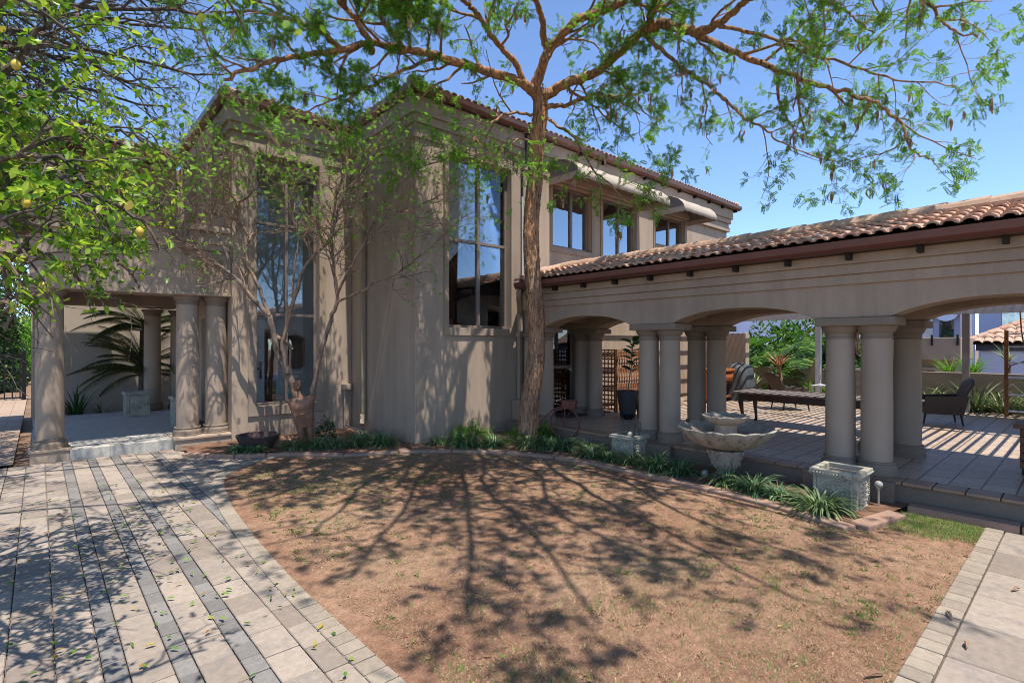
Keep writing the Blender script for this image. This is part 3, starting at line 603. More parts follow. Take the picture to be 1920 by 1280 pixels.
for c in CL[:4]:
    ab.box(8.46, 9.73, c - .2, c + .2, 2.5, 2.82)
ab.box(8.44, 9.76, -8, 8.88, 2.80, 2.86); ab.box(8.32, 8.75, 8.36, 8.89, .3, 3.17)
for z0, z1, e in ((2.79, 2.92, .045), (2.92, 3.05, .09), (3.05, 3.175, .14)): ab.box(8.0 - e, 8.5, -8, 8.36, z0, z1); ab.box(9.7, 10.2 + e, -8, 8.96, z0, z1)
o_ = finish(ab, 'beam', M['wall'], parent=arc); bv = o_.modifiers.new('bevel', 'BEVEL'); bv.width = .01; bv.segments = 2; bv.limit_method = 'ANGLE'; bv.angle_limit = math.radians(50)
for c in CL:
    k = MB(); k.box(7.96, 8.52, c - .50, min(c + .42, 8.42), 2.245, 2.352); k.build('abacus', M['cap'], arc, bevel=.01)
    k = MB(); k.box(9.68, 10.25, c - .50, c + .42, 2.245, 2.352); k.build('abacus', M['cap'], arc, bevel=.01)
for c in CL[:5]:
    for x in (8.25, 9.95):
        for dy in (.19, -.235): column_parts(arc, x, c + dy, .30, 2.245, .18)
# roof
a18 = math.atan2(.43, 1.5); ca, sa = math.cos(a18), math.sin(a18)
ar = MB(); Lr = 1.5 / ca
tiles(ar, (7.60, 8.84, 3.325), (0, -1, 0), (ca, 0, sa), 15.6, Lr, .163, .33, seg=7, clip=lambda a, b: a > .5 or b > .72); tiles(ar, (10.6, 8.84, 3.325), (0, -1, 0), (-ca, 0, sa), 15.6, Lr, .163, .33, seg=4)
def gable(y0, y1, pts):
    n = len(pts); ar.add([(x, y, z) for y in (y0, y1) for x, z in pts], [tuple(range(n)), tuple(range(2 * n - 1, n - 1, -1))] + [((k + 1) % n, k, n + k, n + (k + 1) % n) for k in range(n)], 1)
gable(8.34, -7, [(7.6, 3.175), (10.6, 3.175), (10.6, 3.30), (9.1, 3.73), (7.6, 3.30)])
gable(8.89, 8.345, [(8.31, 3.175), (10.6, 3.175), (10.6, 3.30), (9.1, 3.73), (8.31, 3.50)])
ar.build('roof', [M['tile'], M['soffit']], arc, smooth=True)
rr = MB(); ridge(rr, (9.1, -7, 3.78), (9.1, 8.35, 3.78), .15, .44, 9); rr.build('ridge_tiles', M['ridge'], arc); rr = MB(); ridge(rr, (9.1, 8.35, 3.78), (8.5, 8.84, 3.62), .13, .4, 9); rr.build('ridge_tiles', M['ridge'], arc)
ag = MB(); gutter(ag, (7.66, 8.32), (7.66, -7), (-1, 0), 3.17); finish(ag, 'gutter', M['gutter'], parent=arc, smooth=True)
for y in np.arange(8.1, -6, -.745):
    r = MB(); r.box(7.74, 7.90, y - .028, y + .028, 3.09, 3.172); r.build('rafter_end', M['rafter'], arc)
# ================================================================ PERGOLA over the patio
pg = thing('pergola', 'pale slatted pergola on square posts over the patio behind the arcade', 'pergola', (14, 2, .3))
for (x, y, m_) in ((17.2, 5.50, 'white'), (17.2, 2.16, 'postg'), (17.2, -2.2, 'postg'), (17.2, 8.6, 'white')):
    p = MB(); p.box(x - .07, x + .07, y - .07, y + .07, .3, 2.75); p.build('post', M[m_], pg, bevel=.006)
bm_ = MB(); bm_.box(17.1, 17.3, -6, 8.9, 2.75, 2.95); bm_.box(10.62, 10.72, -6, 8.9, 2.75, 2.95); bm_.box(13.2, 13.32, -6, 8.9, 2.76, 2.94); bm_.build('beam', M['white'], pg)
sl_ = MB()
for y in np.arange(-5.5, 8.85, .165): sl_.box(10.6, 17.4, y - .022, y + .022, 2.955, 2.99)
sl_.build('slats', M['postg'], pg)
sp_ = MB(); sp_.box(13.5, 16.55, -6, 2.75, 3.01, 3.03); sp_.build('roof_sheet', M['gpanel'], pg)

# ================================================================ plant builders
def rnd_unit(n): v = nr.normal(size=(n, 3)); return v / np.linalg.norm(v, axis=1)[:, None]
def norm(v): return v / (np.linalg.norm(v, axis=-1, keepdims=True) + 1e-9)
def fronds(P, D, L, K=6, lw=.011, ll=.05, flat=.35):
    "feathery leaves: pairs of narrow leaflets along a rib. returns quads"
    P = np.asarray(P, float); D = norm(np.asarray(D, float)); n = len(P); L = np.broadcast_to(L, (n,)).reshape(n, 1)
    U = nr.normal(size=(n, 3)) * flat + np.array([0, 0, 1.]); S = norm(np.cross(D, U)); Q = []
    for k in range(K):
        t = (k + .6) / K; B = P + D * L * t - np.array([0, 0, 1.]) * (L * .14 * t * t); l = ll * (1 - .5 * abs(t - .45)) * nr.uniform(.8, 1.2, (n, 1))
        for s in (-1, 1):
            ax = norm(S * s * .85 + D * .5 + nr.normal(size=(n, 3)) * .12); wv = norm(np.cross(ax, norm(np.cross(S, D)))) * lw
            Q.append(np.stack([B, B + ax * l * .5 + wv, B + ax * l, B + ax * l * .5 - wv], 1))
    return np.concatenate(Q)
def leaves(P, D, L, W, fold=.25, up=.6):
    "broad leaves folded along the midrib: two quads each, joined in order"
    P = np.asarray(P, float); D = norm(np.asarray(D, float)); n = len(P); L = np.broadcast_to(L, (n,)).reshape(n, 1); W = np.broadcast_to(W, (n,)).reshape(n, 1)
    U = norm(nr.normal(size=(n, 3)) * up + np.array([0, 0, 1.])); S = norm(np.cross(D, U)); N_ = norm(np.cross(S, D))
    T = P + D * L - np.array([0, 0, .12]) * L; q = []
    for s in (-1, 1):
        q.append(np.stack([P, P + D * L * .3 + (S * s + N_ * fold) * W * .9, P + D * L * .7 + (S * s + N_ * fold) * W * .75 - np.array([0, 0, .04]) * L, T], 1))
    return np.concatenate(q)
def leaf_mesh(name, Q, mat, parent, n):
    "the two halves of a leaf share vertices so that a leaf is one piece"
    Q = np.asarray(Q, np.float32) - (np.array(wl(parent), np.float32) if parent is not None else 0); a, b = Q[:n], Q[n:]
    V = np.concatenate([a[:, 0], a[:, 1], a[:, 2], a[:, 3], b[:, 1], b[:, 2]]); i = np.arange(n)
    F = np.concatenate([np.stack([i, i + n, i + 2 * n, i + 3 * n], 1), np.stack([i + 3 * n, i + 5 * n, i + 4 * n, i], 1)]).astype(np.int32)
    me = bpy.data.meshes.new(name); me.vertices.add(len(V)); me.vertices.foreach_set("co", V.reshape(-1)); me.loops.add(F.size); me.loops.foreach_set("vertex_index", F.reshape(-1))
    me.polygons.add(len(F)); me.polygons.foreach_set("loop_start", np.arange(0, F.size, 4, dtype=np.int32)); o = link(name, me, mat, parent)
    me.update(calc_edges=True); me.validate(); return o
class Tree:
    def __init__(s, cfg, seed): s.t = []; s.tips = []; s.c = cfg; s.r = random.Random(seed)
    def limb(s, pts, r0, r1, sides=9, wob=.0, start=.15, grow=True, k=5):
        P = smooth3(pts, k)
        if wob:
            for i in range(1, len(P) - 1): P[i] += np.array([s.r.gauss(0, wob) for _ in range(3)])
        R = np.linspace(r0, r1, len(P)) * np.array([s.r.uniform(.94, 1.06) for _ in P]); s.t.append((P, R, sides))
        if grow: s.grow(P, R, 0, start)
    def grow(s, P, R, lv, start):
        c = s.c; seg = np.r_[0, np.cumsum(np.linalg.norm(np.diff(P, axis=0), axis=1))]; L = seg[-1]; d = L * start + c['gap'][lv] * s.r.random()
        while d < L * 1.001:
            p = np.array([np.interp(d, seg, P[:, i]) for i in range(3)]); e = max(0, d - .05 * L); tg = norm(p - np.array([np.interp(e, seg, P[:, i]) for i in range(3)]) + 1e-6)
            rr = float(np.interp(d, seg, R)); sd = norm(np.cross(tg, np.array([s.r.gauss(0, 1), s.r.gauss(0, 1), s.r.gauss(0, 1)])))
            dr = tg * c['fwd'] + sd; dr[2] = dr[2] * c['flat'] + c['up']; dr = norm(dr)
            ln = c['len'][lv] * s.r.uniform(.55, 1.3) * (1 - .35 * d / L); n = 6; Q = [p]; v = dr.copy()
            for k in range(n):
                v = norm(v + np.array([s.r.gauss(0, c['wig']) for _ in range(3)]) + np.array([0, 0, -c['droop'][lv]])); Q.append(Q[-1] + v * ln / n)
            Q = np.array(Q); r0 = min(rr * .65, c['rad'][lv]); RR = np.linspace(r0, r0 * .35, len(Q)); s.t.append((Q, RR, (6, 5, 3)[min(lv, 2)]))
            if lv + 1 < len(c['len']): s.grow(Q, RR, lv + 1, .2)
            if lv >= len(c['len']) - c.get('tiplv', 1):
                m = c['tips']
                for k in range(m):
                    f = (k + .5 + s.r.random() * .5) / m * n; i = min(int(f), n - 1); tt = norm(Q[i + 1] - Q[i]); s.tips.append((Q[i] + (Q[i + 1] - Q[i]) * (f - i), tt))
            d += c['gap'][lv] * s.r.uniform(.6, 1.4)
    def wood(s, parent, mat, name='trunk', jit=0):
        mb = MB()
        for P, R, n in s.t: mb.tube(P, R, n, 0, True, jit if n > 7 else 0, s.r)
        return mb.build(name, mat, parent, smooth=True)
    def tip_arrays(s, per, spread):
        T = np.array([p for p, _ in s.tips]); D = np.array([d for _, d in s.tips]); T = np.repeat(T, per, 0); D = np.repeat(D, per, 0)
        return T, norm(D * .6 + nr.normal(size=T.shape) * spread)
def smooth3(P, k=5):
    P = np.array(P, float); out = []
    for i in range(len(P) - 1):
        p0, p1, p2, p3 = P[max(i - 1, 0)], P[i], P[i + 1], P[min(i + 2, len(P) - 1)]
        for t in np.linspace(0, 1, k, endpoint=False): out.append(.5 * ((2 * p1) + (-p0 + p2) * t + (2 * p0 - 5 * p1 + 4 * p2 - p3) * t * t + (-p0 + 3 * p1 - 3 * p2 + p3) * t ** 3))
    out.append(P[-1]); return np.array(out)
def pl(*p): return [at(*q) for q in p]

# ---------------------------------------------------------------- the big acacia on the bed edge
ac = thing('acacia_tree', 'tall acacia with flaking orange brown trunk and wide feathery crown over the lawn', 'tree', (7.36, 7.62, 0))
T = Tree(dict(gap=(.30, .22, .14), len=(1.25, .62, .30), rad=(.028, .013, .0058), fwd=.75, flat=.55, up=.06, wig=.22, droop=(.0, .02, .03), tips=3), 11)
trunk = pl((988, 842, 10.65), (990, 800, 10.65), (994, 745, 10.65), (1003, 690, 10.62), (1007, 620, 10.6), (1002, 550, 10.62), (996, 470, 10.65), (997, 400, 10.68), (1004, 330, 10.68), (1005, 270, 10.66), (1013, 215, 10.62), (1012, 170, 10.6))
P = smooth3(trunk, 7); R = np.interp(np.linspace(0, 1, len(P)), [0, .06, .14, .3, .6, .85, 1], [.28, .225, .19, .172, .155, .158, .14]); TP, TR = P, R
f0 = (1011, 188, 10.62); limbs = [
 ([f0, (1000, 172, 10.5), (976, 155, 10.3), (936, 141, 10.1), (888, 126, 9.8), (842, 114, 9.5), (801, 101, 9.2), (754, 92, 8.9), (700, 81, 8.6), (640, 94, 8.3), (560, 105, 8.0), (490, 122, 7.8), (420, 150, 7.6)], .105, .025),
 ([(700, 98, 8.6), (690, 74, 8.5), (667, 37, 8.3), (640, 7, 8.1), (600, -50, 7.6), (560, -140, 6.9)], .06, .02),
 ([(754, 88, 8.9), (727, 50, 8.7), (712, 30, 8.6), (719, 0, 8.4), (730, -60, 7.9), (700, -160, 7.0)], .045, .015),
 ([(980, 152, 10.3), (968, 120, 10.1), (949, 101, 9.9), (925, 74, 9.6), (909, 47, 9.4), (889, 20, 9.2), (868, 0, 9.0), (830, -70, 8.2), (800, -200, 7.0), (760, -420, 5.4)], .065, .02),
 ([f0, (1006, 161, 10.5), (1013, 134, 10.4), (1026, 101, 10.2), (1050, 70, 10.0), (1083, 37, 9.7), (1117, 27, 9.5), (1150, 14, 9.3), (1195, -20, 9.0), (1260, -90, 8.3), (1340, -200, 7.2)], .12, .03),
 ([(1026, 95, 10.2), (1020, 67, 10.0), (1016, 34, 9.7), (1003, 0, 9.3), (985, -80, 8.4), (975, -250, 6.7), (985, -520, 5.0)], .075, .02),
 ([f0, (1022, 180, 10.55), (1053, 161, 10.4), (1090, 148, 10.2), (1124, 131, 10.0), (1157, 104, 9.8), (1184, 81, 9.6), (1204, 57, 9.4), (1224, 30, 9.2), (1232, -10, 8.9), (1250, -120, 7.9), (1270, -320, 6.3)], .115, .025),
 ([(1204, 57, 9.4), (1238, 46, 9.2), (1280, 54, 9.0), (1310, 60, 8.8), (1347, 44, 8.5), (1381, 17, 8.2), (1410, -15, 7.8), (1470, -120, 6.8)], .10, .03),
 ([(1296, 62, 8.9), (1364, 91, 8.7), (1408, 111, 8.55), (1455, 131, 8.4), (1482, 141, 8.3), (1529, 158, 8.15), (1582, 171, 8.0), (1626, 188, 7.9), (1666, 212, 7.8), (1690, 232, 7.7), (1703, 265, 7.65), (1720, 289, 7.6), (1752, 302, 7.55)], .055, .010),
 ([(1206, 64, 9.4), (1231, 87, 9.3), (1280, 128, 9.1), (1334, 165, 8.9), (1367, 195, 8.8), (1398, 222, 8.7), (1440, 245, 8.6), (1468, 270, 8.5), (1580, 310, 8.4)], .038, .008),
 ([(1347, 50, 8.5), (1420, 62, 8.3), (1500, 95, 8.1), (1580, 120, 7.9), (1680, 150, 7.7), (1790, 160, 7.5)], .032, .008),
 ([(1400, 0, 8.0), (1480, -20, 7.7), (1545, 0, 7.5), (1582, 20, 7.4), (1606, 37, 7.3), (1640, 62, 7.2)], .035, .010),
 ([(1470, -60, 7.3), (1620, -50, 7.0), (1733, 0, 6.9), (1760, 34, 6.8), (1790, 57, 6.8), (1834, 72, 6.7)], .035, .008),
 ([(1016, 205, 10.6), (1030, 198, 10.5), (1057, 198, 10.4), (1093, 185, 10.2), (1120, 178, 10.0), (1160, 188, 9.8), (1200, 215, 9.6)], .06, .012),
 ([(1100, 146, 10.2), (1137, 134, 10.0), (1174, 165, 9.8), (1194, 191, 9.7), (1211, 215, 9.6), (1241, 225, 9.5)], .025, .006),
 ([(1018, 215, 10.6), (1045, 235, 10.4), (1077, 258, 10.1), (1107, 312, 9.8), (1140, 343, 9.6), (1178, 380, 9.4), (1205, 395, 9.3)], .032, .006),
 ([(1004, 218, 10.6), (975, 212, 10.4), (939, 218, 10.1), (905, 245, 9.8), (880, 270, 9.6), (850, 292, 9.4), (810, 300, 9.2)], .032, .008),
 ([(1000, 268, 10.6), (970, 262, 10.4), (935, 290, 10.2), (900, 310, 10.0)], .02, .006),
 ([(820, 107, 9.4), (760, 130, 9.0), (690, 165, 8.7), (620, 190, 8.5), (560, 215, 8.3)], .035, .008),
 ([(640, 94, 8.3), (600, 60, 8.0), (540, 35, 7.7), (470, 20, 7.4), (400, 25, 7.1)], .04, .010),
 ([(1053, 161, 10.4), (1100, 190, 10.3), (1150, 230, 10.3), (1190, 260, 10.2)], .03, .008),
]
for pts, a, b in limbs: T.limb(pl(*pts), a, b, 10, .012)
# limbs that reach over the lawn towards the drive (they throw the fan of shadows)
fk = np.array([7.3, 7.6]); ra = random.Random(17)
for az, ln_, hub in ((186, 5.5, at(719, 0, 8.4)), (197, 6.2, at(640, 7, 8.1)), (206, 6.6, at(868, 0, 9.0)), (214, 6.8, at(868, 0, 9.0)), (222, 7.6, at(868, 0, 9.0)), (230, 8.6, at(1003, 0, 9.3)), (236, 9.2, at(1003, 0, 9.3)), (242, 9.6, at(1003, 0, 9.3)), (247, 8.8, at(1003, 0, 9.3)), (252, 9.7, at(1195, -20, 9.0)), (257, 9.4, at(1195, -20, 9.0)), (262, 9.2, at(1195, -20, 9.0)), (268, 8.6, at(1195, -20, 9.0)), (275, 7.6, at(1232, -10, 8.9))):
    a_ = math.radians(az); o_ = np.array([math.cos(a_), math.sin(a_)]); s_ = np.array([-o_[1], o_[0]]); pts = [hub]; z1 = hub[2] + ra.uniform(.35, .8); h0 = np.linalg.norm(hub[:2] - fk)
    for f_ in (.25, .5, .75, 1.0): r_ = h0 + .6 + (ln_ - h0 - .6) * f_; xy = fk + o_ * r_ + s_ * ra.uniform(-.22, .22); pts.append(np.array([xy[0], xy[1], hub[2] + (z1 - hub[2]) * min(1, f_ * 1.5) + ra.uniform(-.08, .08)]))
    T.limb(pts, .06, .018, 8, .02, .15)
tk = MB(); n_r, n_s = 190, 64; cz = np.r_[0, np.cumsum(np.linalg.norm(np.diff(TP, axis=0), axis=1))]; vs = []; q_ = np.random.default_rng(2); ph = q_.uniform(0, 6.28, (24, 3)); kk = np.stack([q_.integers(3, 15, 24), q_.normal(0, 3.2, 24), np.ones(24)], 1)
for i in range(n_r):
    s_ = cz[-1] * i / (n_r - 1); c_ = np.array([np.interp(s_, cz, TP[:, k]) for k in range(3)]); r_ = float(np.interp(s_, cz, TR))
    for k in range(n_s):
        t_ = 2 * PI * k / n_s; h_ = sum(math.sin(kk[j, 0] * t_ + kk[j, 1] * s_ + ph[j, 0] + .8 * math.sin(s_ * 2.1 + ph[j, 1])) for j in range(24)) / 5; rr_ = r_ * (1 + .055 * (abs(h_) - .6) + q_.uniform(-.022, .022)); vs.append((c_[0] + rr_ * math.cos(t_), c_[1] + rr_ * math.sin(t_), c_[2]))
tk.add(vs, [(i * n_s + k, i * n_s + (k + 1) % n_s, (i + 1) * n_s + (k + 1) % n_s, (i + 1) * n_s + k) for i in range(n_r - 1) for k in range(n_s)])
trk = tk.build('trunk', M['bark'], ac, smooth=True)
T.wood(ac, M['bark'], 'branches', .06)
# ridged, flaking bark plates on the trunk
bk = []
P, R = TP, TR; cum = np.r_[0, np.cumsum(np.linalg.norm(np.diff(P, axis=0), axis=1))]
for i in range(2600):
    s_ = nr.uniform(0, cum[-1]); c_ = np.array([np.interp(s_, cum, P[:, k]) for k in range(3)]); rr_ = np.interp(s_, cum, R); th = nr.uniform(0, 2 * PI); o_ = np.array([math.cos(th), math.sin(th), 0]); tn = np.array([-math.sin(th), math.cos(th), 0]); h = nr.uniform(.03, .12); w_ = nr.uniform(.006, .018)
    a_ = c_ + o_ * rr_ * .97; up_ = np.array([nr.normal(0, .12), nr.normal(0, .12), 1]); e_ = o_ * nr.uniform(.008, .028)
    bk.append([a_ - tn * w_, a_ + tn * w_, a_ + tn * w_ * .5 + up_ * h + e_, a_ - tn * w_ * .5 + up_ * h + e_] if i % 2 else [a_ - tn * w_ * .6 + e_, a_ + tn * w_ * .6 + e_, a_ + tn * w_ + up_ * h, a_ - tn * w_ + up_ * h])
quads('bark', bk, M['bark'], ac)
Tp, Td = T.tip_arrays(4, .75); print('acacia tips', len(Tp))
rad_ = np.hypot(Tp[:, 0] - 7.36, Tp[:, 1] - 7.62); keep = nr.random(len(Tp)) < np.clip(.42 + (rad_ - 1.0) * .28, .42, 1) * np.where((Tp[:, 1] < 4.6) & (Tp[:, 0] < 7.3), .42, 1) * np.where((Tp[:, 0] > 7.3) & (rad_ > 3), .62, 1); Tp, Td = Tp[keep] + nr.normal(0, .025, (keep.sum(), 3)), Td[keep]
quads('crown', fronds(Tp, Td, nr.uniform(.09, .16, len(Tp)), 8, .0088, .038), M['acacia'], ac)
# curved brown pods hanging from the twigs
def pods(pos, ln=(.13, .22), w=.017):
    Q = []
    for p in pos:
        l = nr.uniform(*ln); a = nr.uniform(0, 2 * PI); sd = np.array([math.cos(a), math.sin(a), 0]); pr = None; bend = nr.uniform(-.35, .35)
        fc = np.array([-sd[1], sd[0], 0])
        for k in range(5):
            t = k / 4; c = p + np.array([0, 0, -l * t]) + sd * bend * l * math.sin(t * PI); ww = w * (.25 + math.sin(min(1, t * .9 + .08) * PI)); cur = (c - fc * ww, c + fc * ww)
            if pr: Q.append([pr[0], pr[1], cur[1], cur[0]])
            pr = cur
    return Q
sel = nr.choice(len(T.tips), 620, replace=False); pp_ = [T.tips[i][0] + nr.normal(0, .015, 3) for i in sel for _ in range(rng.choice((1, 1, 2, 3)))]
tag(quads('seed_pods', pods(pp_), M['pod'], ac), kind='stuff')

# ---------------------------------------------------------------- small many-stemmed tree before the tall hall window
st_ = thing('ornamental_tree', 'small many-stemmed tree with thin bare twigs leaning before the tall hall window', 'tree', (3.95, 10.7, 0))
S = Tree(dict(gap=(.115, .10, .085), len=(1.15, .60, .30), rad=(.016, .009, .005), fwd=.9, flat=.8, up=.30, wig=.25, droop=(.0, .01, .02), tips=3), 5)
D_ = 10.6
for pts, a, b, gs in [
 ([(580, 820, D_), (566, 770, D_), (553, 735, D_), (535, 690, D_ - .05), (520, 663, D_ - .1)], .085, .062, None),
 ([(520, 663, D_ - .1), (508, 605, D_ - .2), (500, 588, D_ - .2), (475, 560, D_ - .3), (448, 528, D_ - .4), (425, 507, D_ - .5), (380, 478, D_ - .6), (335, 450, D_ - .7), (305, 415, D_ - .8), (285, 385, D_ - .9), (270, 350, D_ - 1)], .058, .012, .35),
 ([(430, 510, D_ - .45), (425, 480, D_ - .5), (412, 450, D_ - .5), (398, 425, D_ - .5), (393, 385, D_ - .5), (396, 330, D_ - .5), (385, 280, D_ - .6), (370, 230, D_ - .6)], .034, .008, .25),
 ([(505, 592, D_ - .2), (482, 532, D_ - .1), (463, 492, D_), (462, 458, D_), (468, 448, D_), (446, 404, D_ + .05), (447, 380, D_ + .05), (418, 348, D_ + .1), (400, 300, D_ + .1), (410, 240, D_ + .1)], .04, .008, .35),
 ([(447, 380, D_), (475, 358, D_ - .1), (495, 320, D_ - .1), (500, 270, D_ - .2), (520, 220, D_ - .2)], .02, .006, .2),
 ([(522, 668, D_ - .1), (512, 630, D_ + .05), (535, 640, D_), (548, 655, D_)], .045, .03, None),
 ([(540, 700, D_ - .1), (530, 650, D_ - .15), (540, 605, D_ - .2), (556, 545, D_ - .3), (575, 495, D_ - .35), (600, 468, D_ - .4), (618, 450, D_ - .4), (628, 410, D_ - .45), (645, 360, D_ - .5), (650, 300, D_ - .5), (640, 240, D_ - .5)], .05, .010, .45),
 ([(550, 562, D_ - .25), (549, 525, D_ - .2), (554, 485, D_ - .2), (560, 440, D_ - .2), (545, 390, D_ - .2), (550, 330, D_ - .2), (570, 260, D_ - .2)], .026, .007, .35),
 ([(588, 815, D_), (585, 745, D_), (600, 668, D_ - .05), (620, 600, D_ - .1), (632, 556, D_ - .15), (625, 500, D_ - .2), (622, 440, D_ - .2), (628, 380, D_ - .2), (640, 340, D_ - .25), (655, 300, D_ - .3), (665, 240, D_ - .3), (680, 190, D_ - .3)], .052, .009, .45),
 ([(632, 556, D_ - .15), (650, 512, D_ - .3), (664, 490, D_ - .4), (690, 440, D_ - .5), (715, 390, D_ - .6), (760, 330, D_ - .7), (800, 260, D_ - .8)], .028, .007, .3),
 ([(633, 566, D_ - .15), (660, 553, D_ - .3), (685, 543, D_ - .4), (700, 530, D_ - .5), (725, 524, D_ - .6), (755, 505, D_ - .8), (790, 478, D_ - 1.0), (830, 440, D_ - 1.2), (880, 400, D_ - 1.3)], .026, .006, .35),
 ([(715, 390, D_ - .6), (760, 395, D_ - .8), (820, 370, D_ - 1), (880, 330, D_ - 1.2)], .016, .005, .2),
 ([(645, 360, D_ - .5), (690, 310, D_ - .6), (720, 250, D_ - .7), (730, 200, D_ - .8)], .018, .005, .2),
 ([(400, 300, D_), (350, 270, D_), (310, 250, D_ - .1)], .014, .005, .2)]:
    S.limb(pl(*pts), a, b, 9, .008, gs if gs else .9, gs is not None)
for pts in ([(380, 478, D_ - .6), (330, 430, D_ - .8), (300, 360, D_ - 1), (290, 290, D_ - 1.1)], [(398, 425, D_ - .5), (350, 370, D_ - .7), (320, 310, D_ - .8)], [(550, 330, D_ - .2), (520, 270, D_ - .3), (480, 220, D_ - .4), (440, 190, D_ - .5)], [(650, 300, D_ - .5), (610, 240, D_ - .6), (560, 200, D_ - .7)], [(760, 330, D_ - .7), (830, 300, D_ - .9), (900, 290, D_ - 1.1), (960, 300, D_ - 1.2)], [(690, 440, D_ - .5), (760, 430, D_ - .8), (830, 420, D_ - 1), (880, 440, D_ - 1.1)]):
    S.limb(pl(*pts), .014, .005, 6, .01, .15)
S.wood(st_, M['bark2'], 'trunk', .05)
Tp, Td = S.tip_arrays(2, .8); print('small tips', len(Tp)); keep = (nr.random(len(Tp)) < np.where(Tp[:, 2] > 5.0, .085, .035)); Tp, Td = Tp[keep], Td[keep]
quads('crown', fronds(Tp, Td, nr.uniform(.06, .11, len(Tp)), 5, .011, .036, .6), M['small'], st_)

# ---------------------------------------------------------------- lemon tree close by on the left
lm = thing('lemon_tree', 'lemon tree with glossy yellow green leaves and a few fruits at left edge', 'tree', (-1.55, 3.1, 0))
Lt = Tree(dict(gap=(.18, .14, .10), len=(.75, .42, .22), rad=(.012, .006, .003), fwd=.8, flat=.8, up=.05, wig=.22, droop=(.04, .05, .05), tips=5, tiplv=2), 8)
b0 = np.array([-1.55, 3.1, 0]); b1 = np.array([-1.5, 3.15, 1.5]); Lt.limb([b0, (b0 + b1) / 2 + .04, b1], .10, .085, 10, .0, 1, False)
for pts, a in [([(-200, 470, 3.6), (-60, 400, 3.6), (60, 360, 3.6), (170, 370, 3.7), (250, 400, 3.8), (300, 470, 3.9)], .035),
 ([(-200, 470, 3.6), (-100, 250, 3.5), (0, 150, 3.5), (80, 60, 3.5), (140, -10, 3.4)], .04), ([(-200, 470, 3.6), (-80, 320, 3.9), (60, 250, 4.1), (160, 230, 4.3), (240, 250, 4.5), (290, 280, 4.6)], .035),
 ([(-200, 470, 3.6), (-90, 480, 3.5), (0, 500, 3.4), (70, 530, 3.4), (90, 560, 3.4)], .03), ([(-200, 470, 3.6), (-60, 440, 4.0), (60, 430, 4.2), (150, 450, 4.3), (230, 500, 4.4), (260, 540, 4.4)], .03),
 ([(-200, 470, 3.6), (-60, 330, 3.2), (30, 290, 3.0), (100, 300, 2.9), (150, 330, 2.9)], .025), ([(-100, 250, 3.5), (-20, 40, 3.1), (60, -60, 2.9), (160, -120, 2.8)], .03), ([(-60, 320, 4.0), (80, 330, 4.4), (190, 350, 4.7), (300, 370, 4.9)], .025), ([(-60, 490, 3.9), (40, 470, 4.2), (110, 490, 4.3), (160, 530, 4.4)], .02),
 ([(-100, 250, 3.6), (20, 190, 4.2), (120, 170, 4.6), (200, 200, 4.9)], .025), ([(-100, 480, 3.0), (-20, 420, 2.7), (40, 400, 2.6)], .02), ([(-100, 560, 3.0), (-30, 560, 2.8), (30, 570, 2.7)], .018), ([(-120, 420, 3.2), (-20, 480, 3.0), (20, 560, 3.0), (10, 620, 3.0)], .02), ([(-60, 320, 4.0), (60, 300, 4.0), (150, 330, 4.0), (220, 380, 4.1)], .022), ([(-60, 400, 3.4), (80, 420, 3.4), (150, 470, 3.5)], .02)]:
    Lt.limb(pl(*pts), a, .008, 7, .015, .3)
Lt.limb([b1, at(-200, 470, 3.6)], .08, .05, 8, 0, 1, False)
Lt.limb([b1, np.array([-.9, 2.7, 2.6]), np.array([-.1, 2.6, 3.5]), np.array([.7, 2.5, 3.9])], .05, .012, 7, .02, .3); Lt.limb([b1, np.array([-1.1, 4.4, 2.6]), np.array([-.6, 5.6, 3.3]), np.array([.2, 6.3, 3.7])], .05, .012, 7, .02, .3)
# keep the picture's lower left open, as the photograph's crown stops there
def px_of(P):
    d = P @ FW; return 960 + 985 * (P @ RT) / d, 645 - 985 * (P[:, 2] - 2) / d, d
Lt.wood(lm, M['barkd'], 'trunk')
Tp, Td = Lt.tip_arrays(2, .9); n_ = len(Tp); print('lemon leaves', n_)
t_ = (Tp @ RT) / (Tp @ FW); keep = Tp[:, 2] > 2.28 + 3.2 * np.clip(t_ + .80, 0, 1) + nr.normal(0, .08, n_); keep &= nr.random(n_) < np.clip(.85 - 2.6 * (t_ + .88), .25, .85); Tp, Td = Tp[keep], Td[keep]; n_ = len(Tp)
leaf_mesh('crown', leaves(Tp, Td, nr.uniform(.035, .085, n_), nr.uniform(.012, .021, n_), .25, .8), M['lemon'], lm, n_)
for q in ((30, 122, 2.9), (50, 380, 2.9), (262, 434, 3.3), (82, 537, 3.0)):
    f = MB(); c = at(*q); f.lathe([(.002, -.029), (.011, -.026), (.020, -.014), (.023, 0), (.0195, .014), (.010, .025), (.005, .030), (.002, .033)], 16, c); f.build('lemon', M['lemonf'], lm, smooth=True)

